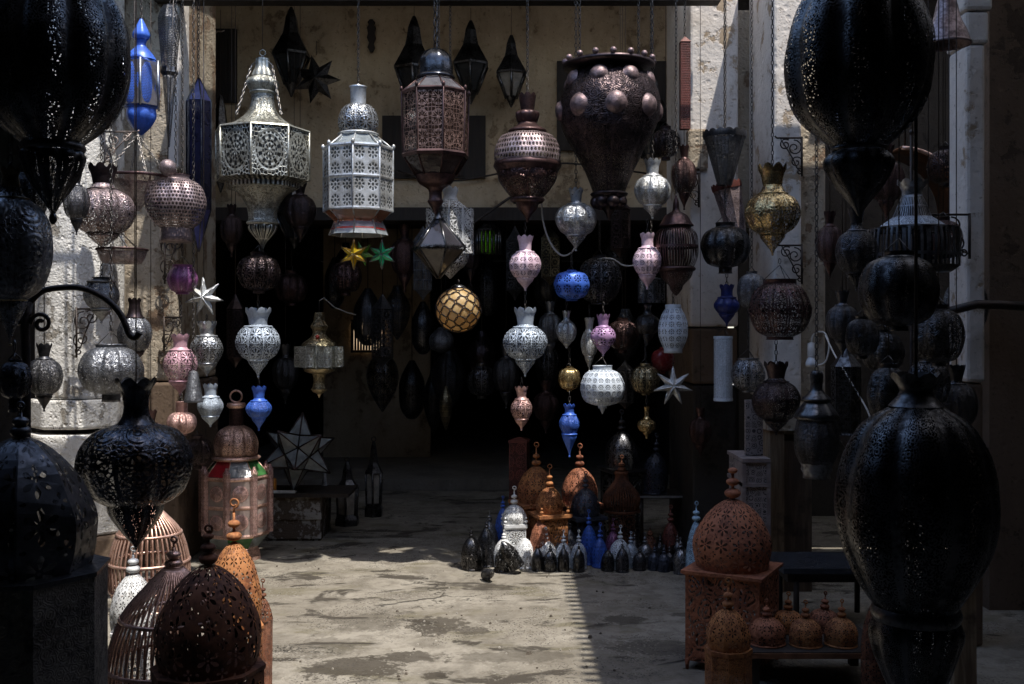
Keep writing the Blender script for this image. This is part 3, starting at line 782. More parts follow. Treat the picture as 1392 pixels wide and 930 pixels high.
l.rev('lower_pane', glass('rust_pane', (.28, .12, .07), .8), [(46, 288), (32, 302)], 1, poly=True, gores=8, smooth=False)
l.rev('foot', glass('clear_pane', (.45, .5, .52), .55), [(32, 303), (41, 320)], 1, poly=True, gores=8, smooth=False)
l.rev('foot_panel', glass('red_pane', (.7, .05, .03), .9), [(31, 302.5), (37.5, 313)], 1, poly=True, gores=8, smooth=False)
l.chain(114, None)

# --- brown glass lantern
l = L('glass_tower_lantern', 'dark brown lantern with black dome and brass lattice glass windows', 592, 6.57, 292, 'lantern', 'big ornate lanterns across the shop front')
K_, BZ = metal('gloss'), metal('bronze')
l.rev('dome', K_, [(3, 66), (14, 70), (22, 80), (24, 92), (24, 104)], 4, gores=8, flute=.05, seg=40)
l.rev('dome_rim', K_, [(25, 103), (27, 106), (25, 108)], 2, seg=30)
l.rev('shoulder', glass('smoke_pane', (.16, .15, .16), .75), [(22, 107), (46, 128)], 1, poly=True, gores=8, smooth=False, phase=.3)
l.rev('drum', metal('oldcopper', 'lattice', 1.6, .95), [(46, 128), (44, 212)], 1, poly=True, gores=8, smooth=False, phase=.3)
l.rev('drum_glass', glass('brown_pane', (.05, .03, .025), .85), [(43, 129), (41, 211)], 1, poly=True, gores=8, smooth=False, phase=.3)
mb = MB()
for a in range(8):
    t = a * PI / 4 + .3; c, s = math.sin(t), -math.cos(t)
    tube(mb, [(c * r * l.s, s * r * l.s, l.z(y)) for r, y in ((22, 107), (47, 128), (45, 213), (28, 240))], .005, 5); sphere(mb, (c * 47 * l.s, s * 47 * l.s, l.z(124)), .011, 8, 6, 1.6)
mb.build('frame', BZ, l.root)
l.rev('band', BZ, [(47, 126), (48, 128), (47, 131)], 1, poly=True, gores=8, smooth=False, phase=.3)
l.rev('lower_band', BZ, [(45, 209), (47, 212), (45, 216)], 1, poly=True, gores=8, smooth=False, phase=.3)
l.rev('lower_pane', glass('brown_pane', (.05, .03, .025), .85), [(44, 214), (27, 240)], 1, poly=True, gores=8, smooth=False, phase=.3)
l.rev('funnel', BZ, [(28, 239), (22, 250), (10, 258), (9, 270), (11, 274), (6, 282), (1, 292)], 3, seg=24)
l.chain(68, None, None, 0, .06, .005)

# --- dark brown bulb lantern
l = L('bulb_lantern', 'dark brown bulb lantern with pinkish dotted upper half and stepped crown', 717, 6.53, 302, 'lantern', 'big ornate lanterns across the shop front')
l.rev('crown', BZ, [(12, 131), (11, 136), (9, 150)], 2, seg=30, zig=4 * 1.0, zign=8)
l.rev('small_bulb', BZ, [(9, 150), (17, 154), (15, 164), (12, 168)], 3, gores=8, flute=.12, seg=40)
l.rev('neck', BZ, [(12, 167), (16, 172), (25, 177), (26, 180), (23, 181)], 2, seg=30)
l.rev('body', metal('mauve', 'mesh', .8, .9), [(23, 181), (37, 187), (45, 203), (46, 216), (45, 222)], 4, gores=8, flute=.05, seg=48)
l.rev('waist_band', BZ, [(45, 221), (46.5, 226), (44, 230), (42, 234)], 2, seg=40)
l.rev('lower_bowl', metal('bronze', 'scroll', .8), [(42, 233), (41, 244), (30, 260), (20, 270)], 4, gores=8, flute=.10, seg=48)
l.rev('lower_ring', BZ, [(22, 269), (24, 272), (20, 276)], 2, seg=24)
l.rev('drop', BZ, [(16, 275), (13, 284), (5, 293), (1, 302)], 3, seg=20)
l.chain(136, None)

# --- huge vase lantern with balls
l = L('vase_lantern', 'huge dark vase lantern with round bosses and a ring of balls on top', 828, 6.57, 300, 'lantern', 'big ornate lanterns across the shop front')
DB = metal('darkbronze'); BO = plain('boss_metal', (.26, .18, .18), (.11, .08, .08), .46, 25, .2, .6)
l.rev('top_plate', DB, [(40, 86), (62, 88), (62, 93), (38, 95)], 1, seg=40, cap0=True)
for i in range(16):
    t = 2 * PI * i / 16; mb = MB(); sphere(mb, (60 * l.s * math.sin(t), -60 * l.s * math.cos(t), l.z(84)), 4.4 * l.s, 12, 7); mb.build('top_ball', BO, l.root)
l.rev('body', metal('darkbronze', 'scroll', 1.3, .8), [(38, 95), (56, 108), (67, 132), (68, 155), (62, 178), (48, 205), (32, 235), (22, 262)], 4, gores=8, flute=.03, seg=64)
def boss(t, y, rb, R):
    mb = MB(); n = 14; c = Vector((R * l.s * math.sin(t), -R * l.s * math.cos(t), l.z(y))); nn = Vector((math.sin(t), -math.cos(t), .25 if y < 140 else -.05)).normalized()
    lathe(mb, [(.001, .55 * rb * l.s), (.5 * rb * l.s, .48 * rb * l.s), (.85 * rb * l.s, .28 * rb * l.s), (rb * l.s, 0), (rb * 1.12 * l.s, -.004)], 16, gores=8)
    M = Vector((0, 0, 1)).rotation_difference(nn).to_matrix().to_4x4(); M.translation = c; mb.build('boss', BO, l.root, M)
for i in range(8):
    t = 2 * PI * i / 8 + .05; boss(t, 152, 14, 66); boss(t + PI / 8, 112, 11, 57)
l.rev('foot_ring', DB, [(22, 261), (26, 264), (22, 268)], 2, seg=24)
for i in range(7):
    t = 2 * PI * i / 7 + .2; mb = MB(); sphere(mb, (17 * l.s * math.sin(t), -17 * l.s * math.cos(t), l.z(275)), 9 * l.s, 12, 7); mb.build('lower_ball', DB, l.root)
l.rev('drop', DB, [(12, 266), (9, 284), (5, 290), (1, 300)], 3, seg=16)
for dx in (-40, 40): l.chain(87, None, None, dx)

# --- string lanterns (crown, body, drop)
onion('silver grey onion lantern between the dark pumpkin and the small blue lantern', 351, D, (17, 424, 441), (30, 444, 490), 514, 12, 'bluegrey', 'rosette', 8, .10, 1.0, 13, 396)
onion('small bright blue lantern at the bottom of the string beside the copper lantern', 352, D, (10, 528, 541), (17.5, 545, 568), 586, 7, 'blue', 'scroll', 6, .14, 1.0, 9, 514)
pumpkin('dark brown pumpkin lantern directly under the big rosette drum lantern', 352, D, 29, 347, 396, 'darkbronze', 'rosette', (11, 343), (8, 399), 8, .14, 1.0, 342)
onion('silver onion lantern shining on its left, beneath the silver star', 281, 6.55, (13, 441, 454), (22, 457, 494), 512, 9, 'silver', 'rosette', 6, .14, 1.0, 13, 428)
onion('small pale silver lantern hanging lowest, left of the copper lantern neck', 286, 6.55, (10, 525, 537), (17.5, 540, 566), 581, 7.5, 'bluegrey', 'scroll', 6, .18, 1.0, 11, 512)
onion('pink lantern with fluted crown partly in front of a silver one', 245, 6.35, (12, 458, 472), (22.5, 476, 518), 538, 9, 'rose', 'rosette', 6, .12, 1.0, 14, 398)
onion('silver openwork lantern below the vase, with white cable looping from its foot', 783, D, (10, 259, 274), (29, 278, 320), 342, 7, 'silver', 'scroll', 8, .14, 1.0, 13, None)
onion('pale pink lantern with dark dots hung under the dark brown bulb lantern', 714, D, (11, 324, 340), (22, 343, 379), 396, 8, 'pinkwhite', 'ringdot', 8, .12, 1.5, 11, 302)
onion('larger blue grey onion lantern on the middle string, below the pale pink one', 714, D, (15, 423, 441), (30, 445, 489), 513, 10.5, 'bluegrey', 'rosette', 8, .12, 1.0, 13, 396)
onion('small rose copper lantern lowest on the middle string', 709, D, (9, 528, 539), (15.5, 543, 570), 586, 6, 'rosecopper', 'rosette', 6, .18, 1.0, 9, 513)
onion('small lilac lantern directly above the white pumpkin', 820, 6.66, (9, 430, 442), (18, 445, 471), 485, 6.5, 'lilac', 'ringdot', 6, .14, 1.0, 9, 411)
onion('silver gold openwork lantern under the rim of the huge vase, sunlit on one side', 887, D, (11, 220, 236), (25, 240, 280), 298, 8, 'brightsilver', 'scroll', 8, .14, 1.0, 12, None)
onion('pink lantern half hidden by the brown ribbed lantern', 880, D, (10, 320, 334), (20, 338, 374), 394, 8, 'pinkwhite', 'ringdot', 8, .12, 1.5, 11, 298)
onion('blue lantern hanging lowest above the orange domes', 774, D, (8, 552, 560), (14, 564, 590), 622, 6, 'blue', 'scroll', 6, .16, 1.0, 10, 532, None, G_STR, 'hanging_lantern', 0, None, .7)
onion('small dark blue lantern against the whitewashed pillar', 988, 6.75, (10, 390, 402), (18, 405, 427), 444, 8, 'navy', None, 6, .18, 1.0, 10, 372)
onion('gold brass onion lantern with wide crown in front of the pink plaster pillar', 1050, 6.1, (19, 230, 252), (38, 264, 318), 348, 13, 'gold', 'rosette', 8, .13, 1.0, 17, None, None, G_STR, 'hanging_lantern', .2, None, .5)
onion('dark lantern with flared crown and openwork panels left of the wooden post', 1055, 5.9, (16, 497, 514), (34, 519, 572), 592, 11, 'darkbronze', 'scroll', 6, .16, 1.0, 15, 462)
onion('tiny gold openwork lantern above the slate domes', 879, 6.75, (4, 554, 562), (13, 570, 588), 597, 3, 'gold', 'scroll', 6, .12, 1.0, 5, 536)
pumpkin('flattened bright blue lantern under the silver openwork lantern', 777, 6.62, 24.5, 368, 407, 'blue', 'ringdot', (6, 367), (8, 409), 10, .03, 1.0, 342, G_STR, 'flattened_lantern')
pumpkin('dark grey pumpkin lantern behind the flattened blue one', 815, 6.86, 30, 350, 412, 'charcoal', 'rosette', (9, 347), (12, 414), 8, .14, 1.0, 300)
pumpkin('white pumpkin lantern with rows of cut flowers, above the domes', 819, D, 30.5, 502, 552, 'whiteblue', 'ringdot', (13, 497), (6, 555), 10, .07, 2.0, 485, tipy=563)
pumpkin('amber glass ball lantern left of the white pumpkin', 774, 6.75, 16, 500, 530, 'gold', 'slot', (5, 498), (4, 532), 8, .12, 1.0, 472, G_STR, 'ball_lantern', .3)
pumpkin('golden openwork ball lantern behind the right hand silver star', 877, 6.78, 20.5, 497, 535, 'brass', 'rosette', (7, 494), (6, 537), 8, .12, 1.0, 455, G_STR, 'ball_lantern')
pumpkin('dark red glass ball lantern half hidden behind the white barrel', 901, 6.86, 16, 474, 506, 'darkred', None, (5, 472), (4, 508), 8, .03, 1.0, 452, G_STR, 'ball_lantern')
pumpkin('black ball lantern against the whitewashed pillar beside the brown ribbed one', 986, 6.7, 34, 308, 364, 'black', 'sparse', (13, 303), (9, 372), 8, .08, 1.0, None, G_STR, 'ball_lantern')
pumpkin('large dark bronze pumpkin lantern below the gold brass lantern', 1060, 5.9, 42.5, 386, 458, 'bronze', 'rosette', (22, 380), (18, 462), 10, .12, 1.0, 350, G_STR, 'pumpkin_lantern', .8)
pumpkin('grey openwork ball behind the large bronze pumpkin', 1022, 6.5, 20, 372, 420, 'pewter', 'scroll', (7, 369), (6, 422), 8, .12, 1.0, None, G_STR, 'ball_lantern')
pumpkin('shallow silver bowl lantern behind the dark lantern with flared crown', 1017, 6.5, 23, 489, 531, 'pewter', 'rosette', (14, 487), (8, 533), 8, .1, 1.0, 422, G_STR, 'bowl_lantern')

# brown ribbed lantern
l = L('ribbed_lantern', 'brown ribbed lantern with pointed roof and ball finial beside the silver gold one', 919, 6.6, 402, 'lantern', G_STR)
RB = metal('bronze')
l.rev('spire', RB, [(1, 266), (4, 276), (5, 286), (9, 290)], 3, seg=16)
l.rev('roof', RB, [(9, 289), (16, 294), (21, 303), (24, 307), (20, 309)], 3, gores=8, flute=.06, seg=40)
l.rev('body', metal('bronze', 'slot', 1.0), [(20, 309), (28, 318), (31, 335), (30, 352), (24, 364)], 4, gores=8, flute=.05, seg=48)
l.rev('lower_band', RB, [(25, 363), (27, 366), (24, 369)], 2, seg=30)
l.rev('lower_bowl', metal('bronze', 'scroll', 1.0), [(24, 368), (20, 378), (10, 388), (8, 394), (1, 402)], 3, gores=8, flute=.08, seg=40)
l.chain(268, None)

# white barrel
l = L('barrel_lantern', 'white barrel lantern with rows of small cut flowers', 915, 6.66, 481, 'lantern', G_STR)
WM = metal('whiteblue')
l.rev('rim', WM, [(10.5, 414), (11, 415), (10.5, 420)], 1, seg=24)
l.rev('body', metal('whiteblue', 'ringdot', 1.5), [(10.5, 419), (17, 430), (20.5, 446), (19, 460), (13, 474)], 4, gores=8, flute=.05, seg=48)
l.rev('foot', WM, [(12.5, 474), (12.5, 480)], 1, seg=24, cap1=True)
l.chain(416, 300); 
# white cylinder
l = L('cylinder_lantern', 'tall white cut metal cylinder hanging below the small dark blue lantern', 983, 6.72, 545, 'lantern', G_STR)
l.rev('tube', metal('whiteblue', 'scroll', 1.0, .8), [(12.5, 459), (12.5, 545)], 1, seg=28, gores=6)
l.rev('end_ring', WM, [(12.8, 457), (13.2, 459), (12.8, 461)], 1, seg=28); l.rev('end_ring', WM, [(12.8, 541), (13.2, 543), (12.8, 545)], 1, seg=28)
mb = MB()
for a in range(3):
    t = 2 * PI * a / 3 + .5; tube(mb, [(12.5 * l.s * math.sin(t), -12.5 * l.s * math.cos(t), l.z(459)), (0, 0, l.z(444))], .002, 4)
mb.build('stay', CHAINM, l.root)

# white triple cylinder lanterns
def tri(label, cx, d, y0, y1, hw, fin, up, n=5, ytip=None, neck=None):
    l = L('cluster_lantern', label, cx, d, ytip or y1, 'lantern', G_STR); m, mp = metal(fin), metal(fin, 'rosette', 1.0, .9)
    r = hw * .40
    for i in range(n):
        t = 2 * PI * i / n; mb = MB(); c, s = math.sin(t) * (hw - r) * l.s, -math.cos(t) * (hw - r) * l.s
        lathe(mb, [(r * l.s, l.z(y0)), (r * l.s, l.z(y1))], 18, gores=3, cx=c, cy=s); mb.build('cylinder', mp, l.root)
    if neck:
        a, b, h = neck
        l.rev('crown', m, [(h, a), (h * .8, a + 8), (h * .95, b)], 3, seg=30, zig=4, zign=8)
        l.rev('shoulder', metal(fin, 'rosette', 1.0), [(h * .95, b), (h * 1.5, b + (y0 - b) * .4), (hw * .75, y0)], 3, gores=6, seg=36)
    else: l.rev('top_plate', m, [(2, y0 - 3), (hw * .9, y0 - 1), (hw * .9, y0)], 1, seg=24)
    if ytip: l.rev('drop', metal(fin, 'rosette', 1.0), [(hw * .75, y1), (hw * .62, y1 + (ytip - y1) * .4), (hw * .35, y1 + (ytip - y1) * .65), (1, ytip)], 3, gores=6, seg=36)
    l.chain(neck[0] + 4 if neck else y0 - 2, up); return l
tri('white lantern of clustered tubes behind the black diamond lantern', 612, 6.98, 285, 346, 35, 'white', None, 6, 379, (258, 272, 11))
tri('grey lantern of clustered tubes below the half hidden pink one', 885, 6.86, 380, 412, 19, 'pewter', None, 5)
l = onion('small black lantern with white lettering-like cuts under the grey tube cluster', 880, 6.84, (6, 416, 424), (17, 428, 455), 470, 5, 'black', 'scroll', 6, .1, 1.0, 8, 412)
l.root['label'] = 'small black bulb lantern under the grey tube cluster'
onion('silver three bulb cluster lantern above the amber ball', 770, 6.72, (6, 424, 432), (14.5, 437, 466), 474, 4, 'silver', 'scroll', 6, .25, .8, 6, 409)
onion('bright silver twisted lantern tucked behind the lilac one', 801, 6.86, (7, 434, 447), (12, 452, 485), 506, 5, 'brightsilver', 'scroll', 6, .22, .8, 6, 414)

# black diamond
l = L('diamond_lantern', 'black diamond shaped lantern with dark mirror panes', 596, 6.6, 378, 'lantern', G_STR)
KB = metal('black')
l.rev('upper_pane', glass('mirror_pane', (.035, .033, .04), .97, .05), [(4, 296), (36, 336)], 1, poly=True, gores=6, smooth=False, phase=.35)
l.rev('band', metal('black', 'lattice', 1.0), [(37, 334), (38, 338), (37, 342)], 1, poly=True, gores=6, smooth=False, phase=.35)
l.rev('lower_pane', glass('dusky_pane', (.13, .11, .09), .95, .12), [(36, 340), (2, 376)], 1, poly=True, gores=6, smooth=False, phase=.35)
mb = MB()
for a in range(6):
    t = a * PI / 3 + .35; tube(mb, [(math.sin(t) * r * l.s, -math.cos(t) * r * l.s, l.z(y)) for r, y in ((4, 296), (38, 337), (2, 378))], .0075, 6)
mb.build('frame', KB, l.root)
l.rev('neck', KB, [(3, 276), (6, 284), (4, 290), (7, 298)], 3, seg=16); l.chain(278, None)

# honeycomb globe
l = L('honeycomb_globe', 'round amber globe lamp with black honeycomb net', 623, 6.7, 452, 'lamp', G_STR)
def comb_mat():
    m, nt, out = new_mat('amber_parchment'); p = node(nt, 'ShaderNodeBsdfPrincipled')
    c = mixc(nt, noise(nt, objco(nt), 20, 5, .65).ss(.4, .68), (.88, .65, .33), (.70, .46, .19))
    setc(nt, p.inputs['Base Color'], c); p.inputs['Roughness'].default_value = .45
    tl = node(nt, 'ShaderNodeBsdfTranslucent'); setc(nt, tl.inputs[0], c)
    mx = node(nt, 'ShaderNodeMixShader'); mx.inputs[0].default_value = .5
    nt.links.new(p.outputs[0], mx.inputs[1]); nt.links.new(tl.outputs[0], mx.inputs[2]); nt.links.new(mx.outputs[0], out.inputs[0]); return m
RG = 31 * l.s; mb = MB(); sphere(mb, (0, 0, RG), RG * .975, 40, 24, 1.0); mb.build('shade', comb_mat(), l.root)
mb = MB(); NG = 76
for i in range(NG):
    zz = 1 - 2 * (i + .5) / NG; a = i * PI * (3 - math.sqrt(5)); q = math.sqrt(1 - zz * zz)
    nn = Vector((q * math.cos(a), q * math.sin(a), zz)); t1 = nn.orthogonal().normalized(); t2 = nn.cross(t1); h = .232
    tube(mb, [Vector((0, 0, RG)) + (nn * math.cos(h) + (t1 * math.cos(b * PI / 6) + t2 * math.sin(b * PI / 6)) * math.sin(h)).normalized() * RG for b in range(12)], .0032, 5, True)
mb.build('net', IRON, l.root)
l.rev('cap', KB, [(4, 387), (9, 389), (10, 391)], 2, seg=16); l.chain(388, 379)

# ornate brass lantern
l = L('brass_drum_lantern', 'small ornate brass lantern with side drums and a red stone, in the dark doorway', 434, 6.95, 541, 'lantern', 'big ornate lanterns across the shop front')
BR = metal('brass'); BP = metal('antique', 'bigrosette', 1.0, .95)
l.rev('spire', metal('brass', 'scroll', 1.0), [(6, 425), (7, 430), (8, 437), (12, 444), (9, 450), (11, 458), (22, 466), (24, 470)], 3, gores=6, flute=.12, seg=36)
mb = MB(); sphere(mb, (0, -13 * l.s, l.z(458)), 2.6 * l.s, 10, 6); mb.build('red_stone', glass('red_pane', (.7, .05, .03), .9), l.root)
l.rev('drum', BP, [(22, 469), (22, 502)], 1, poly=True, gores=8, smooth=False)
for i in range(6):
    t = PI / 6 + i * PI / 3; mb = MB(); lathe(mb, [(10.5 * l.s, l.z(471)), (10.5 * l.s, l.z(499))], gores=6, poly=True, smooth=False, cx=math.sin(t) * 24 * l.s, cy=-math.cos(t) * 24 * l.s, cap0=True, cap1=True); mb.build('side_drum', BP, l.root)
l.rev('lower_collar', BR, [(22, 501), (20, 505), (12, 508)], 1, seg=24)
l.rev('lower_drum', metal('brass', 'bigrosette', 1.0, .9), [(10, 508), (8, 514), (9, 526), (12, 530)], 2, gores=6, seg=24)
l.rev('drop', BR, [(12, 529), (8, 533), (3, 536), (1, 541)], 2, seg=16)
l.wire(426, 408)
mb = MB(); tube(mb, [tuple(W(434, 409, 6.95)), tuple(W(440, 405, 6.95)), tuple(W(455, 418, 6.97)), tuple(W(472, 425, 7.0)), tuple(W(484, 428, 7.02))], .004, 6)
tag(mb.build('lamp_cable', plain('grey_cable', (.3, .29, .27), None, .5)), 'thin grey cable curling away from the brass drum lantern top', 'cable')

# --- star lanterns
def star(label, cx, cy, r, d, n, mat, rc=.36, edge=None, up=None, rot=0.0, ry=.34, name='star_lantern', yaw=0.0, hang=True):
    o = thing(name, label, 'star lantern', W(cx, cy, d), 'star lanterns', yaw); s = d / F; R = r * s
    mb = MB(); fr, bk = (0, -ry * R, 0), (0, ry * R, 0); eb = []
    V = [fr, bk]; b0 = 0
    mb.v += V
    for i in range(n):
        a = 2 * PI * i / n + rot + PI / 2; h = PI / n
        P = [(R * math.cos(a), 0, R * math.sin(a))] + [(rc * R * math.cos(a + q * h), 0, rc * R * math.sin(a + q * h)) for q in (-1, 1)]
        b = len(mb.v); mb.v += P
        for f in ((b, b + 1, 0), (b, 0, b + 2), (b, 1, b + 1), (b, b + 2, 1)): mb.face(list(f), [(0, 0), (1, 0), (.5, 1)])
        # forward facing points between the flat ones
        a2 = a + h; q = .66
        tip = (R * .55 * math.cos(a2), -R * .42, R * .55 * math.sin(a2)); c = (rc * R * math.cos(a2), 0, rc * R * math.sin(a2))
        eb += [[P[0], P[1]], [P[0], P[2]], [P[0], fr]]
    m = mb.build('body', mat, o)
    if edge:
        mb = MB()
        for e in eb: tube(mb, e, .0045 if r > 30 else .003, 4)
        mb.build('frame', edge, o)
    if hang:
        top = RAILZ if up is None else W(cx, up, d).z
        mb = MB(); tube(mb, [(0, 0, R * .97), (0, 0, top - o.location.z)], .003, 5); mb.build('hanging_wire', CHAINM, o)
    return o
star('silver seven pointed star in front of the left dark doorway', 277, 404, 27, 6.5, 7, metal('brightsilver'), .40, metal('silver'), None, .05)
star('silver seven pointed star below the white barrel lantern', 915, 525, 27, 6.62, 7, metal('brightsilver'), .38, metal('silver'), 481, .0)
star('small yellow glass star under the silver glass drum lantern', 481, 346, 21, 6.75, 6, metal('yellow'), .42, BR, 322, 0)
star('small green glass star beside the yellow one', 519, 346, 20, 6.75, 6, metal('green'), .42, metal('pewter'), 322, 0)
star('small lime green star peeping out behind the yellow one', 492, 345, 18, 6.95, 6, plain('lime_glass', (.12, .42, .05), None, .3), .40, None, 322, .3)

# --- light bulb on cable
o = thing('light_bulb', 'bare white light bulb hanging from a white socket by the pink pillar', 'light bulb', W(1103, 500, 5.8)); s = 5.8 / F
mb = MB(); lathe(mb, catmull([(.5 * s, 33.5 * s), (5 * s, 33 * s), (5.2 * s, 15 * s)], 2), 16); mb.build('socket', plain('white_plastic', (.75, .74, .72), None, .4), o)
mb = MB(); lathe(mb, catmull([(4.2 * s, 15 * s), (5.5 * s, 12 * s), (8 * s, 6 * s), (6.5 * s, 1.4 * s), (.2 * s, 0)], 4), 18); mb.build('glass_bulb', plain('frosted_glass', (.72, .74, .76), (.68, .7, .73), .15), o)
def cable(label, pts, mat, r=.004, name='power_cable'):
    P = [tuple(W(*p)) for p in pts]; out = []
    for i in range(len(P) - 1):
        p0, p1, p2, p3 = P[max(i-1, 0)], P[i], P[i+1], P[min(i+2, len(P)-1)]
        for j in range(5):
            t = j / 5; out.append(tuple(.5 * ((2*p1[q]) + (-p0[q]+p2[q])*t + (2*p0[q]-5*p1[q]+4*p2[q]-p3[q])*t*t + (-p0[q]+3*p1[q]-3*p2[q]+p3[q])*t**3) for q in range(3)))
    out.append(P[-1]); mb = MB(); tube(mb, out, r, 6); return tag(mb.build(name, mat), label, 'cable')
WC = plain('white_cable', (.62, .60, .57), (.45, .43, .4), .5)
cable('white cable looping from the bulb socket down between the dark lanterns', [(1103, 467, 5.8), (1106, 455, 5.8), (1120, 452, 5.75), (1127, 470, 5.7), (1122, 492, 5.7), (1110, 497, 5.75)], WC, .005)
cable('thin white cable slanting down past the black tall lantern', [(1122, 456, 5.7), (1136, 485, 5.5), (1160, 525, 5.3), (1182, 565, 5.2), (1186, 600, 5.2)], WC, .0045)
cable('white cable loop hanging below the silver openwork lantern', [(736, 262, 6.75), (738, 300, 6.73), (748, 330, 6.72), (763, 347, 6.7), (776, 344, 6.69), (783, 334, 6.66)], WC, .006)
cable('white cable running behind the half hidden pink lantern', [(812, 352, 6.8), (832, 352, 6.8), (848, 361, 6.8), (864, 360, 6.8), (880, 352, 6.85)], WC, .005)
cable('dark cable sagging across the beige wall behind the bulb lantern', [(540, 232, 8.9), (610, 246, 8.9), (700, 232, 8.9), (770, 222, 8.9), (880, 236, 8.9)], IRON, .008)
cable('dark stay rod slanting up to the vase lantern on the beige wall', [(640, 306, 8.8), (700, 264, 8.8), (752, 230, 8.8)], IRON, .012, 'stay_rod')

# --- scroll brackets
def bracket(label, xw, xt, y0, y1, d, mat=None):
    """wall plate at column xw from y0 to y1, arm reaching to xt"""
    o = thing('scroll_bracket', label, 'bracket', W(xw, y1, d), G_BRK); s = d / F; mat = mat or IRON
    H = (y1 - y0) * s; w = (xt - xw) * s; sg = 1 if w > 0 else -1
    mb = MB(); tube(mb, [(0, 0, 0), (0, 0, H)], .007, 6); mb.build('wall_plate', mat, o)
    mb = MB(); tube(mb, [(0, 0, H * .97), (w, 0, H * .97), (w * 1.08, 0, H * 1.02)], .006, 6); mb.build('arm', mat, o)
    mb = MB()
    for cx, cz, r, t, a0, g in ((.30, .72, .20, 1.5, 1.5, 1), (.66, .80, .15, 1.5, 2.2, -1), (.22, .36, .17, 1.4, 4.0, -1), (.10, .12, .09, 1.2, 1.0, 1)):
        tube(mb, spiral((cx * w, 0, cz * H), r * H, t, a0 if sg > 0 else PI - a0, g * sg), .0045, 5)
    tube(mb, [(0, 0, H * .1), (w * .2, 0, H * .22), (w * .36, 0, H * .45), (w * .52, 0, H * .62), (w * .85, 0, H * .95)], .0045, 5)
    mb.build('scroll', mat, o); return o
PALE = plain('pale_iron', (.36, .30, .26), (.2, .15, .12), .5, 30, .2, .5)
bracket('pale scroll bracket holding the chains of the perforated cone tray', 142, 186, 178, 222, 6.15, PALE)
bracket('thin scroll bracket on the dark window above the purple glass lantern', 262, 302, 42, 70, 8.5, PALE)
bracket('black scroll bracket on the tan pillar beside the plum pot', 224, 246, 318, 386, 6.9)
bracket('black scroll bracket on the tan pillar below the silver star', 223, 246, 430, 478, 6.9)
bracket('black scroll bracket on the pitted stone pillar above the pumpkin lantern', 104, 134, 418, 486, 6.35)
bracket('black scroll bracket in front of the whitewashed pillar beside silver gold lantern', 950, 917, 235, 282, 7.15)
bracket('black scroll bracket high on the pink pillar above the gold lantern', 1090, 1056, 186, 240, 6.55)
bracket('black scroll bracket low on the pink pillar behind the bronze pumpkin', 1090, 1058, 332, 386, 6.55)
bracket('long black scroll bracket reaching out from the slim grey column', 1318, 1238, 290, 352, 5.15)

# --- black lanterns by the recessed wall
def wall_lantern(label, cx, y0, y1, hw, d=8.6, pane=True, rz=0.0):
    l = L('wall_lantern', label, cx, d, y1, 'lantern', G_WALL); H = y1 - y0; k = metal('black')
    l.rev('roof', k, [(2, y0), (hw * .3, y0 + H * .12), (hw * .45, y0 + H * .3), (hw * 1.0, y0 + H * .52), (hw * .9, y0 + H * .54)], 2, poly=True, gores=6, smooth=False, phase=rz)
    l.rev('pane', glass('milky_pane', (.36, .33, .29), .9, .15) if pane else glass('smoke_dark', (.03, .03, .03), .9), [(hw * .82, y0 + H * .54), (hw * .3, y0 + H * .86)], 1, poly=True, gores=6, smooth=False, phase=rz)
    mb = MB()
    for a in range(6):
        t = a * PI / 3 + rz; tube(mb, [(math.sin(t) * r * l.s, -math.cos(t) * r * l.s, l.z(y)) for r, y in ((hw * .95, y0 + H * .53), (hw * .34, y0 + H * .87))], .012, 5)
    mb.build('frame', k, l.root)
    l.rev('drop', k, [(hw * .36, y0 + H * .85), (hw * .2, y0 + H * .92), (1, y1)], 2, seg=12)
    l.wire(y0 + 1, None, IRON); return l
wall_lantern('small black lantern with one pale pane on the beige wall', 695, 48, 146, 23, 8.7)
wall_lantern('black lantern behind the glass tower lantern, partly seen at its edge', 640, 28, 142, 27, 8.7, False)
wall_lantern('tall black lantern left of the glass tower lantern near the top', 563, 22, 158, 30, 8.6, False)
wall_lantern('black lantern in shadow behind the drop of the rosette drum lantern', 400, 236, 338, 30, 8.6, False)
wall_lantern('broad black lantern above the rosette drum lantern chain on the beige wall', 396, 10, 132, 27, 8.75, False)
wall_lantern('wide black lantern mostly hidden behind the huge vase lantern', 884, 96, 232, 34, 8.75, False)
wall_lantern('black lantern between shutter and rosette drum lantern at the top left of the beige wall', 300, 130, 262, 22, 8.75, False)
star('black star lantern hanging before the beige wall between the silver lanterns', 430, 108, 34, 8.6, 7, metal('black'), .5, None, None, .2)
l = L('wall_plaque', 'small dark keyhole shaped plaque on the beige wall', 505, 8.97, 71, 'plaque')
mb = MB(); pts = [(0, 43), (4, 38), (2, 33), (5, 27), (4, 40), (0, 0)]
prof = [(2, 71), (5, 65), (3, 59), (6, 52), (4.5, 46), (6, 38), (3, 34), (5, 31), (2, 27)]
b = 0
for yy in (-.02, .01):
    for sx in (1, -1):
        for r, y in (prof if sx > 0 else prof[::-1]): mb.v.append((sx * r * l.s, yy, l.z(y)))
n = len(prof) * 2
mb.face(list(range(n))); mb.face(list(range(2 * n - 1, n - 1, -1)))
for i in range(n): mb.face([i, (i + 1) % n, n + (i + 1) % n, n + i])
mb.build('plate', DWOOD, l.root)
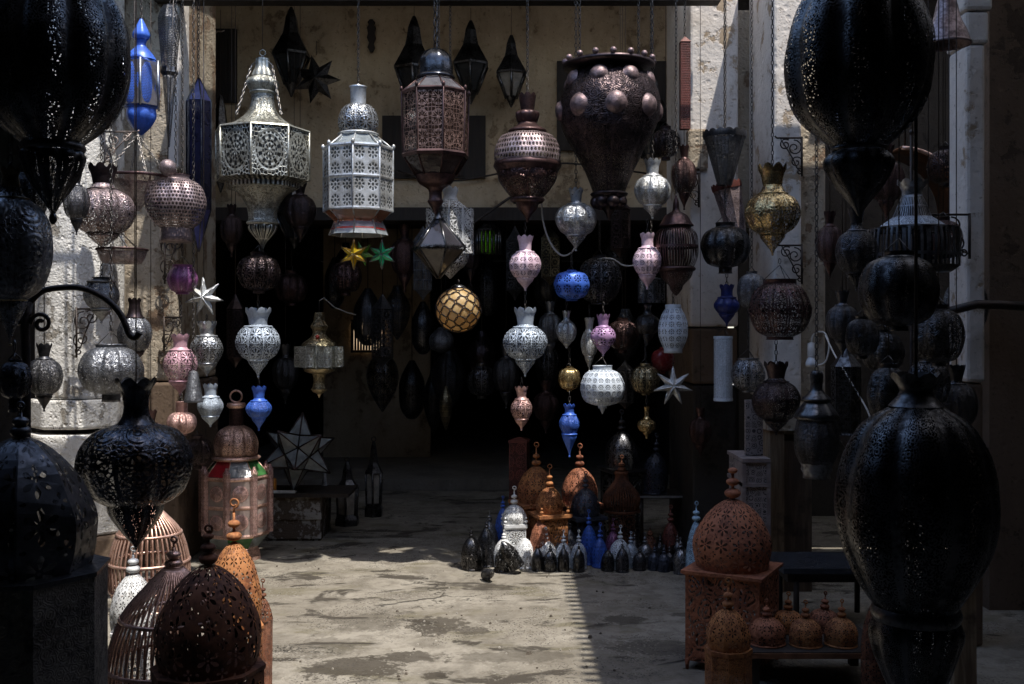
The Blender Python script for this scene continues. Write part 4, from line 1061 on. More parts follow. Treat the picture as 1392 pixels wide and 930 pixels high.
# ================================================================== LEFT SIDE
# giant black lantern top left
def giant(label, cx, d, body, neck, lower, tip, fin='black', pat='sparse', k=1.0, gores=8, flute=.10, top=None, group=G_BIG, upto=None, clear=.95, rz=0.0, bead=True):
    bw, b0, b1 = body; H = b1 - b0
    l = L('giant_lantern', label, cx, d, tip, 'lantern', group, rz); bm, tm = metal(fin, pat, k, clear), metal(fin)
    nh, n1 = neck; lw, l0 = lower
    l.rev('body', bm, [(bw * .32, b0), (bw * .74, b0 + H * .12), (bw * .97, b0 + H * .36), (bw * .98, b0 + H * .60), (bw * .78, b0 + H * .84), (nh, b1)], 5, gores=gores, flute=flute, seg=gores * 8)
    l.rev('collar', tm, [(nh, b1 - 1), (nh * 1.06, (b1 + n1) / 2), (nh, n1)], 2, seg=32)
    l.rev('lower_bulb', metal(fin, pat, k, clear), [(nh, n1), (lw, l0), (lw * .72, l0 + (tip - l0) * .38), (lw * .25, l0 + (tip - l0) * .74), (1.5, tip - 4)], 4, gores=gores, flute=flute, seg=gores * 6)
    if bead: l.bead(tip - 1, max(3, bw * .05), tm, 'tip', None, 0, 1.6)
    t = top or (bw * .3, b0 - bw * .5)
    l.rev('crown', tm, [(t[0] * 1.1, t[1]), (t[0] * .7, t[1] * .5 + b0 * .5), (bw * .34, b0)], 3, seg=32, zig=t[0] * .2, zign=8)
    l.wire(t[1] + 3, upto, None, 0, .005); return l
giant('giant black pumpkin lantern with dotted gores filling the upper left corner', 72, 3.0, (104, -35, 196), (40, 206), (43, 216), 298, 'black', 'sparse', 1.0, 10, .09)
giant('giant black lantern with silvery lower edge at the top beside the pink pillar', 1168, 3.0, (98, -40, 200), (36, 206), (47, 222), 298, 'black', 'sparse', 1.0, 8, .10, rz=.2, bead=False)
giant('largest black lantern filling the lower right, with glinting left edge', 1245, 2.95, (105, 552, 824), (56, 842), (60, 866), 1010, 'black', 'sparse', 1.0, 8, .10, (30, 512), rz=.15, bead=False)

onion('round dark brass lantern with embossed rosettes cut off by the left edge', 14, 2.95, (13, 232, 252), (54, 270, 408), 470, 13, 'pewter', 'rosette', 6, .09, 1.0, 20, None, None, G_BIG, 'hanging_lantern', .5, 'brass', .35)
pumpkin('dark ball lantern half hidden below the giant black one on the left', 34, 3.09, 30, 236, 300, 'charcoal', 'scroll', (12, 228), (9, 306), 8, .1, 1.0, None, G_BIG)
# lantern stand with curved arm
o = thing('lantern_stand', 'black iron floor stand with scrolls and a long curved hooked arm', 'stand', (X(36, 3.3), 3.3, 0))
def lp(px, py): p = W(px, py, 3.3); return (p.x - o.location.x, 0, p.z)
mb = MB(); tube(mb, [(0, 0, 0.02), lp(36, 520), lp(34, 440), lp(40, 410)], .014, 8); mb.build('post', IRON, o)
mb = MB(); P = [lp(*p) for p in ((40, 412), (58, 396), (85, 391), (112, 392), (140, 404), (160, 422), (170, 440), (176, 455), (184, 459), (190, 452))]
tube(mb, [p for p in catmull([(a[0], a[2]) for a in P], 4)] and [(a, 0, b) for a, b in catmull([(q[0] + 10, q[2]) for q in P], 4)], .010, 8)
for i, v in enumerate(mb.v): mb.v[i] = (v[0] - 10, v[1], v[2])
mb.build('curved_arm', IRON, o)
mb = MB(); tube(mb, spiral(lp(22, 430), .045, 1.4, 0, 1), .007, 6); tube(mb, spiral(lp(56, 440), .035, 1.4, PI, -1), .007, 6); mb.build('scroll', IRON, o)
mb = MB()
for a in range(3): tube(mb, [(0, 0, .10), (.16 * math.cos(2.1 * a), .16 * math.sin(2.1 * a), .02), (.2 * math.cos(2.1 * a), .2 * math.sin(2.1 * a), .008)], .010, 6)
mb.build('foot', IRON, o)
pumpkin('small glossy black ball lantern at the left edge beside the stone pillar base', 20, 2.98, 22, 492, 542, 'gloss', 'rosette', (9, 488), (8, 560), 8, .1, 1.0, 462, G_BIG, 'ball_lantern', .5)

# big black dome lantern bottom left
l = domebox('big black dome lantern with speckled ground-lit side in the lower left corner', 28, 2.7, 98, 592, 772, 'charcoal', 545, 12, None, 104, 'petal', 1.2, 8, .02, .18, True, 8, 'big floor lanterns in the foreground', 'dome_floor_lantern', 1.035, 'scroll', 1.6, 'bounce_grey', .12, True, 2, clear=.5)
# glossy black pumpkin lantern on the left
l = L('glossy_pumpkin_lantern', 'glossy black pumpkin lantern with embossed rosettes and flared crown, over the white dome', 185, 3.6, 748, 'lantern', G_BIG)
GB, GP = metal('gloss'), metal('gloss', 'rosette', 1.0, .35)
l.rev('crown', GB, [(27, 520), (19, 532), (16, 552)], 3, seg=32, zig=7, zign=8)
l.rev('neck', GB, [(16, 551), (18, 565), (26, 577)], 3, seg=30)
l.rev('body', GP, [(26, 576), (56, 588), (74, 616), (75, 640), (62, 670), (38, 686)], 5, gores=8, flute=.09, seg=64)
l.rev('drop', metal('gloss', 'sparse', 1.0), [(38, 685), (34, 700), (18, 724), (5, 740), (1, 748)], 4, gores=8, flute=.08, seg=48)
l.wire(524, None)
pumpkin('dark filigree pumpkin lantern with flat collar above the glossy black one', 151, 5.4, 43, 472, 536, 'pewter', 'scroll', (20, 468), (12, 546), 8, .12, 1.0, None, G_STR)
# blue lantern
l = L('blue_bulb_lantern', 'bright blue lantern with glass front, tucked behind the giant black lantern', 192, 6.2, 184, 'lantern', G_STR)
BL = metal('blue')
l.rev('spire', BL, [(2, 26), (7, 36), (12, 48), (9, 54)], 3, gores=6, flute=.1, seg=30)
l.rev('neck', BL, [(8, 54), (6, 62), (16, 74), (20, 82)], 3, seg=24)
l.rev('body', metal('blue', 'mesh', 1.2, .8), [(19, 82), (24, 96), (24, 136), (19, 150)], 3, gores=6, flute=.1, seg=36)
l.rev('lower_bulb', BL, [(19, 149), (20, 160), (12, 174), (1, 184)], 3, gores=6, flute=.1, seg=36)
l.rev('front_glass', glass('smoke_pane', (.16, .15, .16), .75), [(25, 86), (25, 145)], 1, poly=True, gores=6, smooth=False, phase=.3)
mb = MB()
for a in range(6):
    t = a * PI / 3 + .3; tube(mb, [(math.sin(t) * 25.5 * l.s, -math.cos(t) * 25.5 * l.s, l.z(84)), (math.sin(t) * 25.5 * l.s, -math.cos(t) * 25.5 * l.s, l.z(147))], .006, 5)
mb.build('frame', metal('silver'), l.root); l.chain(30, None)
# club lantern
l = L('club_lantern', 'long black perforated club tapering to a point in front of the white pillar edge', 230, 6.3, 200, 'lantern', G_STR)
KM = metal('black', 'sparse', 1.2)
l.rev('head', metal('charcoal', 'mesh', .8), [(8, 8), (15, 26), (13, 58), (10, 92)], 2, poly=True, gores=6, smooth=False)
l.rev('waist', metal('black'), [(10, 91), (12, 99), (9, 104)], 1, poly=True, gores=6, smooth=False)
l.rev('spike', metal('charcoal', 'mesh', .8), [(9, 103), (8, 120), (1, 200)], 2, poly=True, gores=6, smooth=False)
l.chain(9, None)
# purple prism
l = L('prism_lantern', 'long dark blue glass prism with pointed ends beside the pink pumpkin lantern', 270, 6.88, 342, 'lantern', G_STR)
PG = glass('violet_pane', (.02, .02, .05), .97, .10); PT = glass('violet_top', (.10, .10, .26), .95, .2)
l.rev('top_pyramid', PT, [(1, 106), (17, 138)], 1, poly=True, gores=6, smooth=False, phase=.5)
l.rev('tube', PG, [(16.5, 138), (16.5, 286)], 1, poly=True, gores=6, smooth=False, phase=.5)
l.rev('lower_pyramid', PT, [(16.5, 286), (1, 342)], 1, poly=True, gores=6, smooth=False, phase=.5)
mb = MB()
for a in range(6):
    t = a * PI / 3 + .5; tube(mb, [(math.sin(t) * r * l.s, -math.cos(t) * r * l.s, l.z(y)) for r, y in ((1, 106), (17, 138), (17, 286), (1, 342))], .004, 5)
mb.build('frame', metal('black'), l.root); l.chain(108, None)
onion('mauve round lantern with dark flared crown on the pitted pillar', 140, 5.85, (19, 230, 250), (43, 258, 318), 342, 13, 'mauve', 'scroll', 8, .12, .9, 20, None, None, G_STR, 'hanging_lantern', .2, 'darkbronze')
pumpkin('pink pumpkin lantern finely pierced all over with a broad dark foot', 239, 6.2, 42, 243, 311, 'mauve', 'mesh', (18, 238), (21, 329), 10, .08, .62, None, G_STR)
o = thing('small_ball_lantern', 'small pink mesh ball resting above the pink pumpkin lantern', 'lantern', W(228, 240, 6.05), G_STR)
mb = MB(); sphere(mb, (0, 0, 12 * 6.05 / F), 11.5 * 6.05 / F, 20, 12); mb.build('ball', metal('mauve', 'mesh', .6, .8), o)
mb = MB(); tube(mb, [(0, 0, 23 * 6.05 / F), (0, .15, RAILZ - o.location.z)], .003, 5); mb.build('hanging_wire', CHAINM, o)
# cone tray
l = L('cone_tray', 'reddish perforated cone tray hung on chains from a scroll bracket', 187, 6.15, 288, 'hanging tray', G_STR)
l.rev('cone', metal('mauve', 'scroll', 1.6), [(42, 240), (20, 265), (2, 287)], 2, gores=8, seg=40, flute=.02)
l.rev('rim', metal('bronze'), [(43, 239), (44, 241), (43, 243)], 1, seg=40)
mb = MB()
for a in range(4):
    t = a * PI / 2 + .6; chain(mb, (math.sin(t) * 42 * l.s, -math.cos(t) * 42 * l.s, l.z(240)), (0, 0, l.z(183)), .03, .003)
mb.build('chain', BRIGHTCH, l.root)
l = L('dish_tray', 'shallow mauve dish with pierced side hanging below the mauve round lantern', 166, 5.95, 360, 'hanging tray', G_STR)
l.rev('dish', metal('mauve', 'scroll', 2.5), [(33, 339), (30, 350), (25, 358), (3, 359.5)], 1, gores=8, seg=40)
l.rev('rim', metal('bronze'), [(33.5, 338), (34.5, 339.5), (33.5, 341)], 1, seg=40)
mb = MB()
for a in range(3):
    t = a * 2 * PI / 3 + .6; tube(mb, [(math.sin(t) * 33 * l.s, -math.cos(t) * 33 * l.s, l.z(340)), (-.06, -.05, l.z(300))], .004, 5)
mb.build('stay', BRIGHTCH, l.root)
onion('silver filigree lantern with flat top in front of the pitted pillar bracket', 138, 6.0, (13, 377, 380), (23.5, 383, 420), 440, 12, 'pewter', 'scroll', 6, .12, 1.0, 13, None, None, G_STR, 'hanging_lantern', 0, None, .9, 0)
onion('dark lantern with spiked top hanging before the tan pillar', 183, 5.7, (9, 408, 420), (23, 432, 478), 496, 8, 'pewter', 'scroll', 6, .14, 1.0, 12, None, None, G_STR, 'hanging_lantern', .3, 'darkbronze', wire=True)
pumpkin('shiny plum coloured pot lantern above the silver star', 248, 6.35, 20.5, 363, 398, 'purple', 'sparse', (13, 360), (9, 400), 8, .05, 1.0, None, G_STR, 'pot_lantern')
l = L('cone_lantern', 'small grey pierced cone hanging just below the pink lantern', 263, 6.3, 547, 'lantern', G_STR)
l.rev('cone', metal('pewter', 'scroll', 1.0), [(6, 506), (9, 522), (12.5, 546)], 2, gores=6, seg=30); l.rev('rim', metal('pewter'), [(12.5, 544), (13, 546), (12.5, 547)], 1, seg=24); l.rev('cap', metal('pewter'), [(.5, 503), (6, 506)], 1, seg=20); l.chain(504, None)
pumpkin('small pinkish beaded lantern under the pink one, above the glossy black one', 247, 6.3, 20, 560, 590, 'rosecopper', 'scroll', (8, 546), (7, 592), 8, .2, 1.0, 538, G_STR)

# copper lantern with coloured panels
l = L('copper_floor_lantern', 'tall copper lantern with ring, pumpkin dome and coloured glass shoulder panels', 321, 7.25, gy(7.25), 'lantern', 'big floor lanterns in the foreground')
CO, CB = metal('copper'), metal('rosecopper', 'rosette', 1.0, .9)
l.hook(539, 8, CO)
l.rev('cap', CO, [(3, 547), (12, 548), (13, 552), (10, 555)], 1, seg=24, cap0=True)
l.rev('neck', metal('bronze'), [(9.5, 554), (9.5, 580)], 1, seg=20)
l.rev('dome', metal('copper', 'scroll', .9), [(10, 578), (22, 585), (29, 598), (29, 612), (26, 621)], 4, gores=8, flute=.12, seg=48)
l.rev('dome_ring', CO, [(29, 619), (33, 622), (29, 625)], 2, seg=36)
def panels(part, prof, mats, n=8, phase=0.0):
    mb = MB()
    for q in range(len(prof) - 1):
        for j in range(n):
            P = []
            for (r, y), jj in ((prof[q], j), (prof[q+1], j), (prof[q+1], j + 1), (prof[q], j + 1)):
                t = 2 * PI * jj / n + phase; P.append((r * l.s * math.sin(t), -r * l.s * math.cos(t), l.z(y)))
            b = len(mb.v); mb.v += P; mb.face([b, b+1, b+2, b+3], [(j, 0), (j, 1), (j+1, 1), (j+1, 0)], False, j % len(mats))
    return mb.build(part, mats, l.root)
panels('shoulder_panes', [(28, 625), (44, 644)], [glass('clear_pane', (.45, .5, .52), .55), glass('green_pane', (.06, .20, .06), .85), glass('red_pane2', (.40, .02, .03), .9), glass('clear_pane', (.45, .5, .52), .55), glass('red_pane2', (.40, .02, .03), .9), glass('clear_pane', (.45, .5, .52), .55), glass('green_pane', (.06, .20, .06), .85), glass('red_pane2', (.40, .02, .03), .9)], 8, 0.0)
l.rev('drum_glass', glass('pale_rose_pane', (.62, .50, .45), .5, .05), [(44, 645), (44, 725)], 1, poly=True, gores=8, smooth=False)
l.rev('inner_core', metal('rosecopper', 'rosette', 1.0, .9), [(26, 650), (30, 690), (26, 722)], 3, gores=8, seg=48, flute=.1)
for y in (647, 685, 723): l.rev('band', CO, [(44.5, y - 2.5), (45.5, y), (44.5, y + 2.5)], 1, poly=True, gores=8, smooth=False)
for a in range(8):
    t = (a + .5) * PI / 4; R0 = 44 * math.cos(PI / 8) * l.s
    for y in (666, 704):
        mb = MB(); lathe(mb, [(.001, .012), (4 * l.s, .011), (5 * l.s, .006), (9 * l.s, .007), (11 * l.s, .002)], 20, gores=10); M = Vector((0, 0, 1)).rotation_difference(Vector((math.sin(t), -math.cos(t), 0))).to_matrix().to_4x4(); M.translation = (R0 * math.sin(t), -R0 * math.cos(t), l.z(y))
        mb.build('medallion', metal('rosecopper', 'slot', .6), l.root, M)
for a in range(8):
    t = a * PI / 4; x, y = 46 * l.s * math.sin(t), -46 * l.s * math.cos(t); mb = MB()
    lathe(mb, [(5 * l.s, l.z(640)), (5 * l.s, l.z(722))], gores=6, poly=True, smooth=False, cx=x, cy=y, cap1=True); lathe(mb, [(1.5 * l.s, l.z(630)), (3 * l.s, l.z(634)), (6 * l.s, l.z(640))], 8, gores=4, cx=x, cy=y)
    mb.build('corner_turret', CB, l.root)
for a in range(8):
    t = a * PI / 4; mb = MB(); tube(mb, [(28 * l.s * math.sin(t), -28 * l.s * math.cos(t), l.z(625)), (44 * l.s * math.sin(t), -44 * l.s * math.cos(t), l.z(644))], .004, 5); mb.build('shoulder_rib', CO, l.root)
panels('lower_panes', [(44, 725), (30, 742)], [glass('green_pane', (.06, .20, .06), .85), glass('clear_pane', (.45, .5, .52), .55)], 8)
l.rev('foot', CO, [(28, 741), (32, 746), (34, l.yb)], 1, poly=True, gores=8, smooth=False, cap1=True)

# crate with glass star
cr = thing('wooden_crate', 'low old wooden crate with peeling pale paint carrying the glass star', 'crate', (X(404, 8.0), 8.05, 0))
PAINTW = plaster('peeling_paint_wood', (.34, .32, .29), (.20, .17, .14), (.10, .075, .055), .47, 2.2, .5)
w2 = 36 * 8.0 / F; hz = Z(676, 7.85)
mb = MB(); box(mb, -w2, w2, -.2, .2, .0, hz); mb.build('box', PAINTW, cr)
mb = MB(); box(mb, -w2 - .02, w2 + .22, -.23, .22, hz + .002, hz + .03); mb.build('top_board', DWOOD, cr)
for zz in (.02, hz * .5): mb = MB(); box(mb, -w2 - .012, w2 + .012, -.215, -.202, zz, zz + .05); mb.build('batten', PAINTW, cr)
gst = thing('glass_star', 'big many pointed star of clear leaded glass standing on the old crate', 'star lantern', W(405, 672, 7.95), 'star lanterns', .35)
ph = (1 + math.sqrt(5)) / 2; RS = 54 * 7.95 / F
ico = [Vector(p).normalized() for p in ((-1, ph, 0), (1, ph, 0), (-1, -ph, 0), (1, -ph, 0), (0, -1, ph), (0, 1, ph), (0, -1, -ph), (0, 1, -ph), (ph, 0, -1), (ph, 0, 1), (-ph, 0, -1), (-ph, 0, 1))]
fc = [(a + b + c).normalized() * RS * .52 for ai, a in enumerate(ico) for bi, b in enumerate(ico) for ci, c in enumerate(ico) if ai < bi < ci and (a - b).length < 1.1 and (b - c).length < 1.1 and (a - c).length < 1.1]
rot3 = Matrix.Rotation(.35, 4, 'Z') @ Matrix.Rotation(.5, 4, 'X') @ Matrix.Rotation(.2, 4, 'Y')
mb = MB(); mbf = MB(); lift = 0
for v in ico:
    nb = sorted(fc, key=lambda p: -p.dot(v))[:5]; t1 = v.orthogonal().normalized(); t2 = v.cross(t1)
    nb.sort(key=lambda p: math.atan2(p.dot(t2), p.dot(t1)))
    for q in range(5):
        tri = [rot3 @ (v * RS), rot3 @ nb[q], rot3 @ nb[(q + 1) % 5]]; b = len(mb.v); mb.v += [tuple(p) for p in tri]; mb.face([b, b + 1, b + 2], [(0, 1), (0, 0), (1, 0)])
        tube(mbf, [tri[0], tri[1]], .007, 4); tube(mbf, [tri[1], tri[2]], .007, 4)
zmin = min(p[2] for p in mb.v); Mz = Matrix.Translation((0, 0, -zmin + (hz + .03 - gst.location.z)))
mb.build('panes', glass('star_glass', (.34, .38, .40), .75, .06), gst, Mz); mbf.build('frame', metal('darkbronze'), gst, Mz)
o = thing('pillar_candle', 'small orange candle standing on the crate beside the glass star', 'candle', (X(373, 7.9), 7.9, hz + .03))
mb = MB(); lathe(mb, [(.002, .11), (.016, .105), (.016, 0)], 14, cap1=True); mb.build('wax', plain('orange_wax', (.75, .28, .03), None, .5), o)
mb = MB(); tube(mb, [(0, 0, .105), (.002, 0, .125)], .0015, 4); mb.build('wick', IRON, o)
o = thing('white_tray', 'small white tray lying on the front edge of the crate', 'tray', (X(385, 7.85), 7.87, hz + .03))
mb = MB(); box(mb, -.09, .09, -.03, .05, .002, .012); box(mb, -.095, .095, -.035, -.0305, .002, .024); mb.build('tray_body', plain('white_paint', (.7, .7, .68), None, .5), o)

# foreground lower left group
def cage(label, cx, d, hw, y0, fin, fy, yb=None, wires=38, neck=None, name='wire_cage_lantern', group='wire cage lanterns'):
    yb = yb or gy(d); l = L(name, label, cx, d, yb, 'lantern', group); m = metal(fin); H = min(yb - y0, hw * 2.6)
    prof = catmull([(hw * .14, y0), (hw * .40, y0 + H * .10), (hw * .78, y0 + H * .28), (hw * .98, y0 + H * .55), (hw * .97, y0 + H * .8), (hw * .86, y0 + H)] + ([(hw * .86, yb)] if yb - y0 > H + 5 else []), 4)
    mb = MB()
    for i in range(wires):
        t = 2 * PI * i / wires
        tube(mb, [(r * l.s * math.sin(t), -r * l.s * math.cos(t), l.z(y)) for r, y in prof], .0042, 5)
    mb.build('wires', m, l.root)
    for f in (.28, .55, .82, 1.0):
        y = y0 + H * f; rr = min(prof, key=lambda p: abs(p[1] - y))[0]; mb = MB(); ringy(mb, (0, 0, l.z(y)), rr * l.s * 1.005, .007, 'z', 36, 6); mb.build('hoop', m, l.root)
    mb = MB(); sphere(mb, (0, 0, l.z(y0)), hw * .15 * l.s, 14, 8, .5); mb.build('cap', m, l.root)
    mb = MB(); ringy(mb, (0, 0, .008), prof[-1][0] * l.s, .008, 'z', 36, 6); mb.build('base_hoop', m, l.root)
    if fy: finial(l, fy, y0, hw * .12, m)
    return l
cage('copper wire cage lantern glowing in the sun behind the white dome', 203, 4.35, 53, 686, 'copper', None, None, 44)
cage('rusty wire bird cage lantern curving out behind the dark brown dome', 236, 3.55, 88, 772, 'copper', 728, None, 56)
domebox('white dome lantern with cut flowers behind the dark wire cage', 181, 4.1, 30, 778, 856, 'white', 742, 8, None, 27, 'petal', 1.6, 8, .06, .3, False, 8, 'big floor lanterns in the foreground', 'dome_floor_lantern', 1.06)
domebox('golden yellow dome lantern with star cuts, sunlit behind the dark brown dome', 318, 4.25, 37, 736, 850, 'rust', 676, 9, None, 36, 'petal', 1.5, 8, .05, .4, False, 8, G_RUST, 'dome_floor_lantern', 1.05)
domebox('dark brown dome lantern with tall bead finial in the lower left foreground', 283, 3.35, 69, 766, 905, 'rustdark', 712, 11, None, 69, 'petal', 1.4, 8, .04, .5, False, 8, G_RUST, 'dome_floor_lantern', 1.03, 'petal', 1.0, None, None, True, 3)
l = L('tall_reddish_lantern', 'narrow reddish brown openwork lantern with hook at the edge of the sunlit ground', 357, 4.45, gy(4.45), 'lantern', G_RUST)
RD = metal('rustdark')
l.rev('roof', metal('rustdark', 'petal', 1.0), [(2, 812), (7, 818), (12, 832), (14, 842)], 3, gores=6, flute=.06, seg=30)
l.rev('body', metal('rustred', 'scroll', 1.4), [(14, 842), (13, 958)], 1, poly=True, gores=6, smooth=False)
l.rev('base', RD, [(14.5, 944), (15, l.yb)], 1, poly=True, gores=6, smooth=False, cap1=True)
finial(l, 786, 812, 4.5, RD)

# dark lanterns on the floor behind the crate
for i, (cx, d, y0, hw, lab) in enumerate(((472, 8.5, 628, 17, 'dark glass floor lantern with one pale pane right of the crate'), (508, 8.9, 600, 13, 'tall thin dark lantern with white glass standing deeper in the doorway'), (441, 8.25, 640, 9, 'small slim lantern with silver top behind the glass star'))):
    yb = gy(d); l = L('glass_floor_lantern', lab, cx, d, yb, 'lantern', 'glass lanterns on the doorway floor'); k = metal('black'); H = yb - y0
    l.rev('roof', metal('silver') if i == 2 else k, [(2, y0), (hw * .35, y0 + H * .12), (hw * .5, y0 + H * .28), (hw * 1.0, y0 + H * .42)], 2, poly=True, gores=6, smooth=False)
    l.rev('pane', glass('milky_pane', (.36, .33, .29), .9, .15), [(hw * .85, y0 + H * .43), (hw * .75, y0 + H * .82)], 1, poly=True, gores=6, smooth=False)
    mb = MB()
    for a in range(6):
        t = a * PI / 3; tube(mb, [(math.sin(t) * r * l.s, -math.cos(t) * r * l.s, l.z(y)) for r, y in ((hw * .9, y0 + H * .42), (hw * .8, y0 + H * .84))], .010, 5)
    mb.build('frame', k, l.root)
    l.rev('base', k, [(hw * .8, y0 + H * .82), (hw * 1.0, y0 + H * .9), (hw * 1.0, yb)], 1, poly=True, gores=6, smooth=False, cap1=True)
    l.hook(y0 - 3, 3, k)
# ================================================================== DOMES ON THE GROUND
domebox('largest orange rust dome with scroll hook at the left of the orange trio', 729, 7.35, 26, 633, 682, 'rust', 600, 5.5, None, 25, 'petal', 1.6, 8, .06, .35, False, 4, G_RUST, 'dome_floor_lantern', 1.2, 'scroll')
domebox('smaller orange rust dome in front of the other two', 747, 7.1, 18.5, 661, 697, 'rust', 630, 4.5, None, 19, 'petal', 1.6, 8, .05, .35, False, 4, G_RUST, 'dome_floor_lantern', 1.25, 'scroll', 1.0, None, None, True, 2, False, True)
domebox('reddish rust dome with lit crest at the right of the orange trio', 788, 7.45, 25, 634, 684, 'rustred', 602, 5.5, None, 24, 'petal', 1.6, 8, .06, .35, False, 4, G_RUST, 'dome_floor_lantern', 1.2, 'scroll')
domebox('white house shaped lantern with dome and bead corners on the left of the dome group', 699, 7.08, 16.5, 685, 711, 'white', 660, 4.5, None, 14, 'petal', 1.5, 8, .05, .15, False, 4, G_DOME, 'house_lantern', 1.12, 'bigrosette', 1.0, None, None, True, 2, False, True)
domebox('dark slate dome on a ledge in front of the reddish rust dome', 796, 7.2, 20, 663, 700, 'slate', 640, 4, None, 19, 'petal', 1.6, 8, .05, .3, False, 4, G_DOME, 'dome_floor_lantern', 1.2, 'lattice')
domebox('tall dark grey dome on a ledge behind the brown wire onion', 845, 7.75, 23, 585, 635, 'charcoal', 556, 5, None, 22, 'petal', 1.6, 8, .05, .3, False, 4, G_DOME, 'dome_floor_lantern', 1.15, 'lattice')
# brown wire onion
l = L('onion_cage_lantern', 'brown onion shaped wire lantern with tall neck and flat tray', 845, 7.35, gy(7.35), 'lantern', 'wire cage lanterns'); m = metal('rustdark')
prof = catmull([(8, 643), (8.5, 652), (14, 660), (23, 672), (24.5, 682), (21, 692)], 4); mb = MB()
for i in range(40):
    t = 2 * PI * i / 40; tube(mb, [(r * l.s * math.sin(t), -r * l.s * math.cos(t), l.z(y)) for r, y in prof], .005, 5)
mb.build('wires', m, l.root); l.rev('neck_rim', m, [(9, 640), (10.5, 643), (9, 645)], 1, seg=20)
l.rev('tray', m, [(25, 692), (26, 695), (20, 697)], 1, seg=32); l.rev('base', metal('rustdark', 'lattice', 1.0), [(20, 697), (20, l.yb)], 1, poly=True, gores=6, smooth=False, cap1=True)
finial(l, 618, 641, 5, m)
# shelf with two slate lanterns
o = thing('low_shelf', 'low dark shelf with pale front edge carrying two slate dome lanterns', 'shelf', (X(925, 7.75), 7.8, 0)); zs = Z(673, 7.65)
mb = MB(); box(mb, -.32, .32, -.16, .16, zs - .025, zs); mb.build('board', DWOOD, o)
mb = MB(); box(mb, -.32, .32, -.168, -.161, zs - .02, zs - .004); mb.build('front_edge', plain('worn_edge', (.3, .29, .28), None, .6), o)
for sx in (-.30, .30):
    for sy in (-.13, .13): mb = MB(); tube(mb, [(sx, sy, 0), (sx, sy, zs - .026)], .012, 6); mb.build('leg', IRON, o)
def onshelf(lab, cx, hw, y0, fy): return bullet(lab, cx, 7.72, hw, y0, 'slate', 'petal', 1.4, fy, 4, 6, .06, HZ + (CAMZ - zs) * F / 7.72, G_DOME, 'dome_lantern', False)
onshelf('larger slate dome lantern on the low shelf beside the grey dome', 890, 17, 614, 588); onshelf('smaller slate dome lantern on the low shelf nearest the whitewashed pillar', 943, 15, 618, 590)

B_ = bullet
B_('black dome lantern standing at the far left end of the dome group', 642, 6.92, 15, 729, 'black', 'petal', 1.2, 716, 3.2)
B_('pewter dome lantern second from the left end, behind the black one', 661, 7.02, 13, 717, 'charcoal', 'petal', 1.2, 704, 3)
B_('pewter dome lantern with ball finials at the back of the left end', 665, 7.2, 12, 708, 'pewter', 'petal', 1.2, 694, 3.4)
B_('white dome lantern below the white house lantern', 685, 6.99, 14, 732, 'white', 'petal', 1.3, 720, 3)
B_('white dome lantern without hook between white house lantern and rust dome', 714, 6.98, 14, 731, 'white', 'petal', 1.3, None, None)
B_('white dome lantern right of the low rust dome, with hook', 742, 6.97, 14.5, 733, 'white', 'petal', 1.3, 716, 3.6)
B_('black dome lantern leaning in front of the white dome', 682, 6.86, 11, 741, 'black', 'petal', 1.0, None, None, tilt=(0, .12, 0))
l = B_('black dome lantern tipped over against its neighbour, front left of the group', 703, 6.8, 11, 738, 'black', 'petal', 1.0, None, None, tilt=(0, -.55, .3)); l.root.location.z += .045
B_('small upright black dome in front of the rust dome', 731, 6.88, 8.5, 745, 'black', None, 1.0, None, None)
B_('small black dome with hook in front of the hooked white dome', 747, 6.87, 9.5, 748, 'black', 'petal', 1.0, 736, 2.4)
l = B_('tiny black lantern lying alone in front of the dome group', 660, 6.62, 7, 762, 'charcoal', 'petal', 1.0, None, None, yb=gy(6.62) , tilt=(1.2, 0, .4)); l.root.location.z += .03
B_('low reddish rust dome below the smaller orange dome', 735, 7.0, 15.5, 707, 'rustred', 'petal', 1.5, None, None, yb=None)
B_('bright blue dome hidden behind the white house lantern', 684, 7.3, 12, 690, 'blue', 'petal', 1.5, 674, 3)
B_('narrow silver blue dome with black front and cross finial', 766, 6.97, 11, 737, 'whiteblue', 'petal', 1.3, 720, 3)
B_('narrow silver blue dome with hook left of the bright blue pair', 787, 6.95, 11, 737, 'whiteblue', 'petal', 1.3, 720, 3.2)
B_('narrow black dome in front of the cross topped silver blue one', 766, 6.86, 8, 745, 'black', None, 1.0, 738, 2)
B_('narrow black dome in front of the hooked silver blue one', 787, 6.85, 8, 746, 'black', None, 1.0, 739, 2)
B_('taller bright blue dome with hook in the dome group', 801, 7.08, 11.5, 713, 'blue', 'petal', 1.5, 692, 3.4)
B_('shorter bright blue dome with hook in front of the taller one', 815, 6.98, 10.5, 731, 'blue', 'petal', 1.5, 710, 3.4)
B_('pale silver pointed dome with ornate cut front at the centre right of the group', 842, 6.96, 14.5, 732, 'whiteblue', 'petal', 1.2, 713, 3.4)
B_('black dome in front of the pale silver pointed dome', 846, 6.84, 9, 745, 'charcoal', 'petal', 1.0, 735, 2)
B_('dark dome left of the pale silver pointed dome', 826, 6.88, 9, 748, 'black', 'petal', 1.0, None, None)
B_('slim dark lantern with grey front behind the narrow silver blue domes', 773, 7.1, 11, 718, 'pewter', 'petal', 1.2, 706, 3)
B_('dark purple dome behind the pale silver pointed dome', 833, 7.12, 11, 722, 'plum', 'petal', 1.2, 704, 3)
B_('dark dome with grey tip in front row right of the pale silver one', 869, 6.9, 9.5, 750, 'charcoal', 'petal', 1.0, 738, 2.6)
B_('dark dome with violet sheen in the front row below the brown cone', 889, 6.9, 8.5, 750, 'slate', 'petal', 1.0, 738, 2.6)
